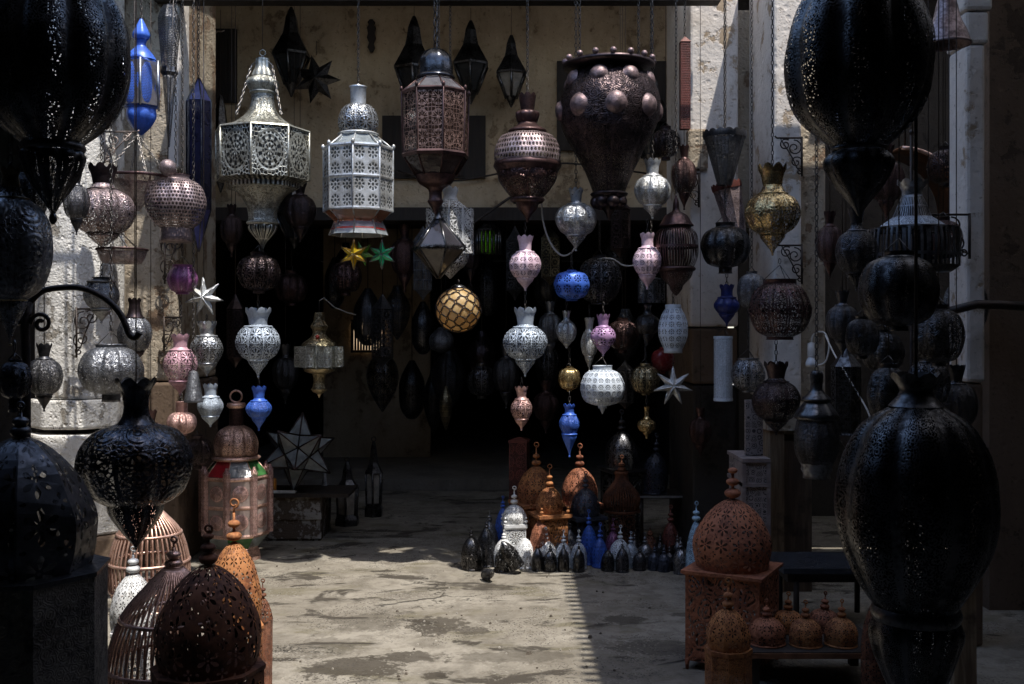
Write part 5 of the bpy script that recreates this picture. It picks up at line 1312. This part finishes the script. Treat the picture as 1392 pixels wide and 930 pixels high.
B_('dark dome in the front row nearest the big rust dome', 910, 6.9, 8.5, 750, 'charcoal', 'petal', 1.0, 738, 2.6)
B_('black dome behind the front row, under the low shelf edge', 862, 7.05, 9, 733, 'black', 'petal', 1.0, 722, 2.8)
B_('brown flat topped dome behind the violet sheen dome', 884, 7.08, 11, 727, 'rustdark', 'petal', 1.0, 717, 3.6)
B_('reddish brown pointed dome with beads under the low shelf', 911, 7.1, 12.5, 709, 'redbrown', 'petal', 1.2, 686, 4)
B_('black dome with pale tip between brown dome and reddish pointed dome', 897, 7.0, 9, 735, 'black', 'petal', 1.0, 725, 2.4)
B_('dark dome with pale cut tip right of the reddish pointed dome', 922, 6.98, 10, 735, 'black', 'petal', 1.2, 722, 2.6)
B_('grey dome between the cross topped silver blue one and the hooked white one', 755, 7.06, 11, 724, 'pewter', 'petal', 1.3, 708, 3.2)
B_('pale grey dome with bead right of the pale silver pointed dome', 857, 6.99, 11, 738, 'bluegrey', 'petal', 1.3, 722, 3)
B_('pewter dome with hook between the dark front domes below the shelf', 878, 6.98, 11, 738, 'pewter', 'petal', 1.3, 723, 3)
B_('low grey dome in the front row just left of the big rust dome', 926, 6.8, 11, 745, 'pewter', 'petal', 1.3, 730, 3)
B_('grey blue dome behind the bright blue pair', 812, 7.2, 12, 706, 'slate', 'petal', 1.3, 690, 3.2)
B_('dark dome with bead between the front row and the reddish pointed dome', 902, 6.86, 9, 752, 'slate', 'petal', 1.3, 740, 2.6)
B_('sky blue dome lantern half hidden behind the big rust dome', 945, 6.4, 13, 708, 'skyblue', 'petal', 1.3, 681, 5)
l = L('carved_post', 'reddish brown carved box standing behind the largest orange dome', 706, 7.9, gy(7.9), 'lantern', G_RUST)
l.rev('body', metal('redbrown', 'bigrosette', 1.5, .5), [(17, 600), (17, gy(7.9))], 1, poly=True, gores=4, smooth=False, phase=.6, cap1=True); l.rev('lid', metal('redbrown'), [(2, 594), (18.5, 598), (18.5, 601)], 1, poly=True, gores=4, smooth=False, phase=.6)

# ================================================================== RIGHT SIDE
domebox('big rust brown dome lantern on a box with legs, right of the sunlit ground', 996, 4.95, 52, 677, 770, 'rustred', 622, 9.5, None, 50, 'petal', 1.7, 8, .05, -.5, False, 4, G_RUST, 'dome_floor_lantern', 1.1, 'scroll', 1.2, None, None, False, 3, True, clear=.75)
domebox('orange rust octagonal lantern with ring in the right foreground', 990, 4.3, 31, 826, 880, 'rust', 784, 7, None, 29, 'petal', 1.4, 8, .03, .2, True, 8, G_RUST, 'dome_floor_lantern', 1.03, 'scroll', 1.2, None, None, True, 2)
o = thing('low_bench', 'low dark bench carrying a row of small rust domes', 'bench', (X(1100, 4.7), 4.75, 0)); zb = Z(882, 4.6)
mb = MB(); box(mb, -.31, .31, -.2, .22, zb - .03, zb); mb.build('board', DWOOD, o)
mb = MB(); box(mb, -.31, .31, -.205, -.2005, zb - .028, zb - .004); mb.build('front_edge', plain('rust_edge', (.22, .10, .05), None, .7), o)
for sx in (-.28, .28):
    for sy in (-.17, .19): mb = MB(); box(mb, sx - .02, sx + .02, sy - .02, sy + .02, 0, zb - .031); mb.build('leg', DWOOD, o)
for cx, d, y0, hw, fin, lab in ((1043, 4.68, 838, 25, 'rustred', 'reddish small rust dome at the left end of the bench row'), (1095, 4.66, 839, 22, 'rust', 'small rust dome with hook in the middle front of the bench row'), (1143, 4.66, 838, 22, 'rust', 'small orange rust dome at the right end of the bench front'),
        (1071, 4.88, 828, 21, 'rust', 'small orange rust dome in the back row behind the reddish one'), (1120, 4.9, 827, 22, 'rustred', 'small rust dome with bead in the back row of the bench')):
    bullet(lab, cx, d, hw, y0, fin, 'petal', 1.5, y0 - 24, 5.5, 8, .06, HZ + (CAMZ - zb) * F / d, 'small rust domes on the bench', 'dome_lantern', False)
bullet('dark rusty pointed lantern on the ground right of the bench row', 1192, 4.5, 21, 812, 'rustdark', 'petal', 1.2, 792, 5, 8, .05, None, G_RUST, 'dome_lantern', False)
# small table and post, carved chest
o = thing('side_table', 'small low dark table behind the row of rust domes', 'table', (X(1122, 5.6), 5.65, 0)); zt = Z(772, 5.5)
mb = MB(); box(mb, X(1064, 5.5) - X(1122, 5.6), .30, -.17, .25, zt - .03, zt); mb.build('top', plain('table_top_paint', (.035, .04, .05), None, .25), o)
mb = MB(); box(mb, X(1064, 5.5) - X(1122, 5.6) + .03, .27, -.14, .22, zt - .08, zt - .031); mb.build('apron', DWOOD, o)
for sx in (-.18, .26):
    for sy in (-.13, .21): mb = MB(); tube(mb, [(sx, sy, 0), (sx, sy, zt - .031)], .016, 8); mb.build('leg', DWOOD, o)
o = thing('wooden_post', 'weathered upright wooden post under the pink pillar', 'post', (X(1076, 6.3), 6.4, 0))
mb = MB(); box(mb, -.13, -.045, -.1, .12, 0, Z(586, 6.3)); mb.build('narrow_plank', PW, o)
mb = MB(); box(mb, -.04, .13, -.08, .12, 0, Z(600, 6.3)); mb.build('wide_plank', wood('brown_plank', (.14, .10, .065), (.07, .045, .03)), o)
mb = MB(); box(mb, -.15, .15, -.12, .14, Z(585, 6.3), Z(566, 6.3)); mb.build('cap_block', TAN, o)
o = thing('carved_chest', 'pale carved wooden chest with fretwork side behind the rust finial', 'chest', (X(1026, 6.0), 6.05, 0))
CW = metal('pinkwhite', 'scroll', 3.0); CWp = plain('pale_carved_wood', (.25, .21, .20), (.16, .125, .12), .7)
x0, x1 = X(1006, 6) - o.location.x, X(1044, 6) - o.location.x
def carved_mat():
    m, nt, out = new_mat('carved_fretwork'); p = node(nt, 'ShaderNodeBsdfPrincipled'); oc = objco(nt)
    vd = voro(nt, oc, 26, 'DISTANCE_TO_EDGE', '3D', .55); f1 = (voro(nt, oc, 26, 'F1', '3D', .55) * 30.0).sin()
    msk = vd.ss(.05, .14) * f1.ss(-.3, .3)
    setc(nt, p.inputs['Base Color'], mixc(nt, msk, (.26, .22, .21), (.03, .025, .025))); p.inputs['Roughness'].default_value = .7
    nt.links.new(bump(nt, msk, -.8, .02), p.inputs['Normal']); nt.links.new(p.outputs[0], out.inputs[0]); return m
CARV = carved_mat()
mb = MB(); box(mb, x0 + .01, x1 - .01, -.1, .3, .12, Z(628, 6)); mb.build('chest_panel', CARV, o)
for y in (622, 655, 720): mb = MB(); box(mb, x0, x1, -.115, .31, Z(y + 5, 6), Z(y, 6)); mb.build('rail', CWp, o)
for sx in (x0, x1 - .022):
    mb = MB(); box(mb, sx, sx + .022, -.112, -.0905 + .2, 0, Z(628, 6)); mb.build('stile', CWp, o)
mb = MB(); box(mb, x0 + .05, x1 - .012, .02, .06, Z(621, 6), Z(545, 6)); mb.build('back_board', CARV, o)

# dark lanterns on the right
pumpkin('black ball lantern in the centre of the dark right side, glinting along its lower left', 1222, 3.4, 53, 348, 444, 'black', 'sparse', (20, 342), (12, 450), 8, .09, 1.0, None, G_BIG, 'pumpkin_lantern', .95, wire=True)
# silver fluted bell lantern
l = L('fluted_lantern', 'silver crowned lantern with vertical pierced bands behind the black ball lantern', 1240, 4.3, 372, 'lantern', G_BIG)
SV = metal('silver')
l.rev('crown', SV, [(20, 250), (14, 258), (13, 266)], 3, seg=32, zig=6, zign=8)
l.rev('neck', metal('pewter', 'slot', 1.0), [(13, 266), (18, 276), (24, 292), (26, 296)], 3, gores=8, seg=40, flute=.08)
l.rev('shoulder', metal('bluegrey', 'scroll', 1.0), [(26, 296), (38, 304), (44, 309)], 2, gores=8, seg=40)
l.rev('drum', metal('pewter', 'slot', .7), [(60, 311), (62, 330), (61, 362)], 2, gores=12, seg=72, flute=.06)
l.rev('drum_top', metal('black'), [(42, 308), (60, 311)], 1, seg=40); l.rev('drum_foot', metal('black'), [(61, 362), (50, 370), (3, 372)], 1, seg=40)
l.wire(254, None)
onion('dark silver edged lantern at the left of the fluted silver one', 1164, 4.0, (11, 286, 304), (28, 314, 372), 396, 7, 'charcoal', 'scroll', 6, .12, 1.0, 13, None, None, G_BIG, 'hanging_lantern', .5, wire=True)
pumpkin('small black lantern with silvery edge under the left side of the black ball', 1172, 3.9, 23, 434, 484, 'black', 'scroll', (9, 430), (7, 488), 6, .14, 1.0, 397, G_BIG, wire=True)
pumpkin('black lantern lit faintly at its lower left, right of the black ball', 1276, 4.0, 34, 420, 494, 'black', 'scroll', (12, 414), (9, 498), 6, .14, 1.0, None, G_BIG, wire=True)
pumpkin('grey lantern with bright pierced edge half hidden by the slim grey column', 1313, 5.75, 29, 382, 452, 'pewter', 'scroll', (10, 377), (8, 456), 8, .14, 1.0, None, G_BIG)
pumpkin('black crescent edged lantern just above the largest black one', 1208, 3.5, 29, 500, 574, 'black', 'scroll', (12, 494), (9, 576), 6, .16, 1.0, None, G_BIG, wire=True)
l = L('capped_lantern', 'tall black lantern with two caps and pierced lower band beside the wooden post', 1110, 4.7, 652, 'lantern', G_BIG); CK, CP = metal('black'), metal('charcoal', 'scroll', 1.0)
l.rev('neck', CK, [(6, 504), (9, 510), (8, 530), (18, 540), (20, 544), (16, 546)], 2, seg=24)
l.rev('cap', CK, [(16, 546), (24, 556), (30, 566), (28, 570)], 2, gores=8, flute=.05, seg=40)
l.rev('body', CP, [(26, 570), (30, 590), (29, 612), (22, 630)], 3, gores=8, flute=.08, seg=40)
l.rev('lower_ring', metal('pewter'), [(22, 629), (20, 634), (21, 638), (18, 644), (18, 650), (2, 652)], 1, seg=30)
l.chain(506, None)
l = L('bell_shade', 'greyish metal bell hanging high beside the slim grey column', 1287, 4.9, 62, 'hanging shade', G_BIG)
l.rev('bell', metal('mauve'), [(9, -12), (14, 8), (18, 26), (26, 44), (31, 60)], 4, seg=32); l.rev('rim', metal('mauve'), [(31, 58), (32, 60), (31, 62)], 1, seg=32); l.rev('cap', metal('mauve'), [(2, -18), (9, -12)], 1, seg=20); l.chain(-17, None)
# arched copper hood
o = thing('copper_hood', 'curved brown copper hood in the dark recess behind the fluted lantern', 'hood', W(1258, 290, 6.2)); s = 6.2 / F; mb = MB()
n = 14
for i in range(n + 1):
    a = PI * .5 * i / n
    for yy in (-.12, .25): mb.v.append(((-42 + 82 * math.sin(a)) * s, yy, (2 + 82 * math.cos(a)) * s))
for i in range(n): mb.face([2*i, 2*i+1, 2*i+3, 2*i+2], None, True)
ob = mb.build('hood_shell', plain('brown_copper', (.20, .09, .045), (.10, .045, .025), .35, 14, .2, .7), o); sd = ob.modifiers.new('sheet', 'SOLIDIFY'); sd.thickness = .012
mb = MB(); tube(mb, [((-42 + 82 * math.sin(PI * .5 * i / n)) * s, -.12, (2 + 82 * math.cos(PI * .5 * i / n)) * s) for i in range(n + 1)], .012, 6); mb.build('hood_rim', metal('copper'), o)
mb = MB(); tube(mb, [(-.1, .06, .36), (-.1, .06, 4.2 - o.location.z)], .006, 5); mb.build('hanging_wire', CHAINM, o)
# buckets
for (lab, cx, d, y0, y1, hw, h2) in (('dark pierced cone bucket with scalloped rim before the whitewashed pillar', 985, 6.75, 184, 252, 29, 10), ('lower brown cone bucket leaning below the scalloped one', 1003, 6.9, 252, 322, 20, 12)):
    l = L('cone_bucket', lab, cx, d, y1, 'lantern', 'cone buckets on the pillar')
    fin = 'charcoal' if y0 < 200 else 'redbrown'
    l.rev('cone', metal(fin, 'scroll', 1.2, .7) if y0 < 200 else metal('mauve', 'scroll', .8, .5), [(hw, y0), (h2, y1)], 1, poly=True, gores=8, smooth=False, cap1=True)
    l.rev('rim', metal(fin), [(hw * 1.02, y0 - 3), (hw * 1.03, y0), (hw, y0 + 4)], 1, seg=32, zig=3.0, zign=16)
    if y0 < 200: l.chain(y0, None)
    else: l.root.rotation_euler = (0, -.22, 0); l.chain(y0, 190)
l = L('red_panel_lantern', 'tall narrow dark red pierced lantern left of the whitewashed pillar top', 931, 6.9, 178, 'lantern', G_STR)
l.rev('body', metal('redbrown', 'mesh', .5, .5), [(9.5, 58), (9.5, 176)], 1, poly=True, gores=4, smooth=False, phase=PI / 4, cap1=True); l.rev('cap', metal('redbrown'), [(1, 50), (10.5, 58)], 1, poly=True, gores=4, smooth=False, phase=PI / 4); l.chain(51, None)
o = thing('iron_pole', 'thin upright iron pole in the right foreground before the fluted lantern', 'pole', (X(1239, 4.9), 4.9, 0)); mb = MB(); tube(mb, [(0, 0, 0), (0, 0, Z(180, 4.9))], .008, 6); mb.build('shaft', IRON, o); mb = MB(); sphere(mb, (0, 0, Z(180, 4.9)), .014, 8, 6); mb.build('knob', IRON, o)
o = thing('iron_peg', 'black iron arm sticking out from the slim grey column', 'bracket', W(1325, 418, 5.1)); mb = MB(); tube(mb, [(-.13, 0, -.02), (0, -.02, .015), (.12, -.02, .012), (.34, 0, 0)], .022, 8); mb.build('arm', IRON, o); mb = MB(); tube(mb, [(-.13, 0, -.02), (-.16, 0, -.05), (-.15, 0, -.08)], .014, 6, taper=.5); mb.build('hook', IRON, o)
o = thing('leaning_plank', 'weathered brown plank leaning upright behind the largest black lantern', 'plank', (X(1310, 4.6), 4.6, 0)); mb = MB(); box(mb, -.05, .05, -.02, .02, 0, Z(745, 4.6)); mb.build('board', PW, o); o.rotation_euler = (-.06, .02, 0)

# ================================================================== DIM PASSAGE
def dim(cx, d, y0, y1, hw, fin='black', pat='scroll', kind=0, lab=None):
    l = L('dim_lantern', lab or 'dim black lantern hanging inside the dark passage', cx, d, y1, 'lantern', G_IN); H = y1 - y0; m = metal(fin, pat)
    if kind == 0: P = [(hw * .3, y0), (hw * .45, y0 + H * .12), (hw * .9, y0 + H * .3), (hw, y0 + H * .5), (hw * .7, y0 + H * .75), (1, y1)]
    else: P = [(hw * .2, y0), (hw * .8, y0 + H * .25), (hw, y0 + H * .45), (hw * .9, y0 + H * .8), (hw * .4, y1 - 2), (1, y1)]
    l.rev('body', m, P, 3, gores=8, flute=.08, seg=32)
    z = (2.80 if d > 9.3 else 2.56) - l.root.location.z
    mb = MB(); tube(mb, [(0, 0, l.z(y0 + 1)), (0, 0, z)], .005, 4); mb.build('hanging_wire', IRON, l.root)
    return l
r2 = random.Random(3)
for cx, d, y0, y1, hw, kind in ((500, 9.6, 392, 470, 20, 1), (540, 9.8, 388, 462, 18, 0), (575, 9.7, 410, 482, 16, 1), (470, 10.2, 330, 400, 15, 0), (664, 9.7, 350, 430, 16, 1), (655, 9.9, 450, 520, 20, 0), (610, 10.4, 470, 560, 24, 0), (560, 10.6, 490, 570, 18, 1), (520, 10.2, 470, 560, 22, 0), (640, 10.8, 380, 450, 15, 0), (590, 11.2, 500, 590, 15, 0), (455, 9.8, 350, 420, 14, 1),
                                (745, 9.5, 330, 420, 22, 1), (850, 9.6, 420, 500, 22, 0), (745, 9.7, 460, 540, 18, 0), (840, 9.5, 300, 370, 18, 1), (930, 9.7, 470, 560, 18, 0)):
    dim(cx, d, y0, y1, hw, r2.choice(['black', 'charcoal', 'darkbronze', 'black']), r2.choice(['scroll', 'rosette', 'sparse']), kind)
def filler(kind, lab, cat_group, cx, d, y0, y1, hw, fin, pat, wire=True):
    H = y1 - y0
    if kind == 'onion':
        return onion(lab, cx, d, (hw * .42, y0, y0 + H * .16), (hw, y0 + H * .2, y0 + H * .74), y1, hw * .26, fin, pat, 8, .13, 1.0, hw * .42, None, None, cat_group, 'dim_lantern', (cx % 7) * .2, None, .9, None, wire)
    if kind == 'pumpkin':
        return pumpkin(lab, cx, d, hw, y0, y1, fin, pat, (hw * .35, y0 - 4), (hw * .3, y1 + 4), 8, .13, 1.0, None, cat_group, 'dim_lantern', .9, None, wire)
    if kind == 'tube':
        l = L('dim_lantern', lab, cx, d, y1, 'lantern', cat_group); m = metal(fin, pat, 1.0, .8)
        l.rev('roof', metal(fin), [(1, y0), (hw * .4, y0 + H * .08), (hw * 1.05, y0 + H * .2)], 2, poly=True, gores=6, smooth=False)
        l.rev('body', m, [(hw, y0 + H * .2), (hw, y0 + H * .86)], 1, poly=True, gores=6, smooth=False)
        l.rev('drop', metal(fin), [(hw, y0 + H * .86), (hw * .4, y0 + H * .93), (1, y1)], 2, poly=True, gores=6, smooth=False)
        l.wire(y0 + 1, None); return l
LABS = 'dim lantern hanging in the shade behind the bright front strings'
GS = 'dim lanterns behind the front strings'
for a in (('onion', 748, 7.5, 412, 486, 17, 'pewter', 'scroll'), ('pumpkin', 846, 7.6, 436, 476, 22, 'bronze', 'rosette'), ('tube', 843, 7.4, 268, 350, 15, 'darkbronze', 'lattice'), ('onion', 742, 7.9, 520, 590, 18, 'bronze', 'scroll'),
          ('onion', 688, 8.4, 470, 556, 18, 'charcoal', 'scroll'), ('pumpkin', 655, 8.0, 498, 538, 21, 'charcoal', 'rosette'), ('onion', 952, 7.05, 556, 622, 16, 'bronze', 'scroll'), ('tube', 850, 7.7, 490, 556, 13, 'charcoal', 'lattice'),
          ('onion', 930, 7.1, 200, 286, 17, 'bronze', 'scroll'), ('pumpkin', 905, 7.6, 176, 214, 20, 'darkbronze', 'rosette'), ('tube', 748, 8.3, 300, 380, 14, 'brass', 'lattice'), ('onion', 550, 8.4, 300, 390, 20, 'bronze', 'scroll'), ('tube', 520, 8.6, 400, 500, 16, 'charcoal', 'lattice'),
          ('onion', 408, 7.8, 250, 330, 22, 'darkbronze', 'scroll'), ('pumpkin', 396, 7.9, 372, 412, 22, 'bronze', 'scroll'), ('tube', 320, 7.3, 400, 500, 12, 'darkbronze', 'lattice'), ('onion', 388, 8.0, 470, 550, 18, 'charcoal', 'scroll'), ('tube', 575, 9.0, 292, 392, 14, 'pewter', 'slot'),
          ('pumpkin', 470, 8.8, 356, 398, 22, 'bronze', 'rosette'), ('onion', 640, 8.8, 300, 380, 16, 'darkbronze', 'scroll'), ('tube', 700, 8.9, 300, 400, 13, 'charcoal', 'lattice'), ('onion', 315, 7.3, 280, 350, 16, 'darkbronze', 'scroll')):
    a = list(a)
    if 380 < a[1] < 780 and a[2] > 7.4 and a[3] > 288: a[2] = 8.95 + (a[1] % 7) * .04; sh = max(0, 308 - a[3]); a[3] += sh; a[4] += sh
    filler(a[0], LABS, GS, *a[1:])
LABR = 'dark lantern among the crowded black cluster near the slim grey column'
GR = 'dark lanterns crowded near the slim grey column'
for a in (('onion', 1145, 4.6, 398, 486, 22, 'charcoal', 'scroll'), ('onion', 1262, 4.4, 470, 580, 30, 'charcoal', 'rosette'), ('pumpkin', 1200, 4.2, 452, 506, 28, 'black', 'scroll'), ('onion', 1128, 5.3, 290, 380, 19, 'bronze', 'scroll'), ('pumpkin', 1282, 4.8, 300, 348, 25, 'bronze', 'scroll'),
          ('onion', 1300, 4.5, 500, 610, 28, 'charcoal', 'scroll'), ('tube', 1150, 4.9, 470, 610, 20, 'black', 'lattice'), ('onion', 1205, 5.6, 200, 300, 24, 'bronze', 'scroll'), ('pumpkin', 1285, 5.7, 204, 250, 24, 'darkbronze', 'rosette'), ('onion', 1140, 5.9, 140, 232, 20, 'charcoal', 'scroll'), ('tube', 1290, 4.6, 640, 800, 24, 'charcoal', 'lattice')):
    filler(a[0], LABR, GR, *a[1:])
LABL = 'dark lantern in the shade of the left foreground crowd'
GL = 'dark lanterns crowded on the left'
for a in (('onion', 60, 4.6, 470, 560, 24, 'charcoal', 'scroll'), ('onion', 205, 6.4, 560, 640, 20, 'bronze', 'scroll'), ('pumpkin', 268, 6.9, 596, 634, 22, 'darkbronze', 'rosette'), ('onion', 104, 5.6, 236, 320, 18, 'charcoal', 'scroll'), ('tube', 150, 6.1, 40, 160, 13, 'black', 'lattice')):
    filler(a[0], LABL, GL, *a[1:])
dim(600, 9.4, 445, 480, 17, 'pewter', 'scroll', 1, 'faint silver lantern under the honeycomb globe in the dark passage')
dim(606, 9.8, 525, 585, 9, 'brass', 'slot', 0, 'faint brass lantern low in the middle of the dark passage')
# green glass lantern
l = L('green_glass_lantern', 'small lantern with bright lime green glass panes deep in the doorway', 664, 9.0, 346, 'lantern')
l.rev('cap', metal('black'), [(3, 300), (16, 312), (18, 315)], 1, poly=True, gores=6, smooth=False, phase=.3); l.rev('panes', glass('lime_pane', (.30, .85, .02), .95), [(16, 315), (16, 344)], 1, poly=True, gores=6, smooth=False, phase=.3)
mb = MB()
for a in range(18):
    t = a * PI / 9 + .3; tube(mb, [(16.5 * l.s * math.sin(t), -16.5 * l.s * math.cos(t), l.z(y)) for y in (314, 346)], .014, 5)
mb.build('frame', metal('black'), l.root); mb = MB(); tube(mb, [(0, 0, l.z(301)), (0, 0, 2.56 - l.root.location.z)], .005, 4); mb.build('hanging_wire', IRON, l.root)
# lit barred window in the passage
o = thing('barred_window', 'small lit window with dark bars at the back of the passage', 'window', W(500, 476, 12.0)); s = 12 / F
m, nt, out = new_mat('window_daylight'); e = node(nt, 'ShaderNodeEmission'); n = noise(nt, objco(nt), 5, 3); setc(nt, e.inputs[0], mixc(nt, n.ss(.35, .65), (.85, .62, .40), (.45, .30, .18))); e.inputs[1].default_value = .55; nt.links.new(e.outputs[0], out.inputs[0])
mb = MB(); box(mb, -21 * s, 21 * s, .04, .05, 0, 38 * s); mb.build('pane', m, o)
mb = MB()
for i in range(12): x = (-21 + 42 * i / 11) * s; box(mb, x - .012, x + .012, 0, .03, 0, 38 * s)
mb.build('bars', DWOOD, o)
mb = MB(); box(mb, -23 * s, 23 * s, -.02, .06, -.03, -.002); box(mb, -23 * s, 23 * s, -.02, .06, 38 * s + .002, 38 * s + .03); box(mb, -23 * s, -21.2 * s, -.018, .058, -.001, 38 * s); box(mb, 21.2 * s, 23 * s, -.018, .058, -.001, 38 * s); mb.build('frame', DWOOD, o)
bw = tag((lambda m_: (box(m_, X(440, 12.1), X(585, 12.1), 12.08, 12.2, .12, 2.8), m_.build('partition_wall', BEIGE))[1])(MB()), 'dim tan partition wall inside the passage carrying the lit barred window', 'wall')

# ================================================================== LIGHT, SKY, CAMERA
w = bpy.data.worlds.new('World'); sc.world = w; w.use_nodes = True; nt = w.node_tree; nt.nodes.clear()
sky = node(nt, 'ShaderNodeTexSky', sky_type='NISHITA'); sky.sun_disc = False
sd = Vector((SLOPE_X, SLOPE_Y, -1)).normalized()          # the way the light travels
elev = math.asin(-sd.z); az = math.atan2(-sd.x, -sd.y)
sky.sun_elevation = elev; sky.sun_rotation = az
bg = node(nt, 'ShaderNodeBackground'); bg.inputs[1].default_value = .15; wo = node(nt, 'ShaderNodeOutputWorld')
nt.links.new(sky.outputs[0], bg.inputs[0]); nt.links.new(bg.outputs[0], wo.inputs[0])
sl = bpy.data.lights.new('sun', 'SUN'); sl.energy = 2.7; sl.angle = math.radians(.53); sl.color = (1.0, .95, .87)
so = bpy.data.objects.new('sun', sl); COL.objects.link(so); so.location = (3, -3, 12)
so.rotation_euler = sd.to_track_quat('-Z', 'Y').to_euler()
cam = bpy.data.cameras.new('camera'); co = bpy.data.objects.new('camera', cam); COL.objects.link(co)
co.location = (0, 0, CAMZ); co.rotation_euler = (PI / 2, 0, 0)
cam.sensor_width = 36; cam.lens = 36 * F / 1392; cam.shift_y = -15 / 1392; cam.clip_start = .05; cam.clip_end = 500
sc.camera = co
sc.view_settings.view_transform = 'Standard'; sc.view_settings.look = 'None'; sc.view_settings.gamma = 1; sc.view_settings.exposure = 1.2
cy = sc.cycles; cy.max_bounces = 8; cy.diffuse_bounces = 4; cy.glossy_bounces = 3; cy.transmission_bounces = 3; cy.transparent_max_bounces = 10
cy.caustics_reflective = False; cy.caustics_refractive = False; cy.sample_clamp_indirect = 4; cy.use_denoising = True
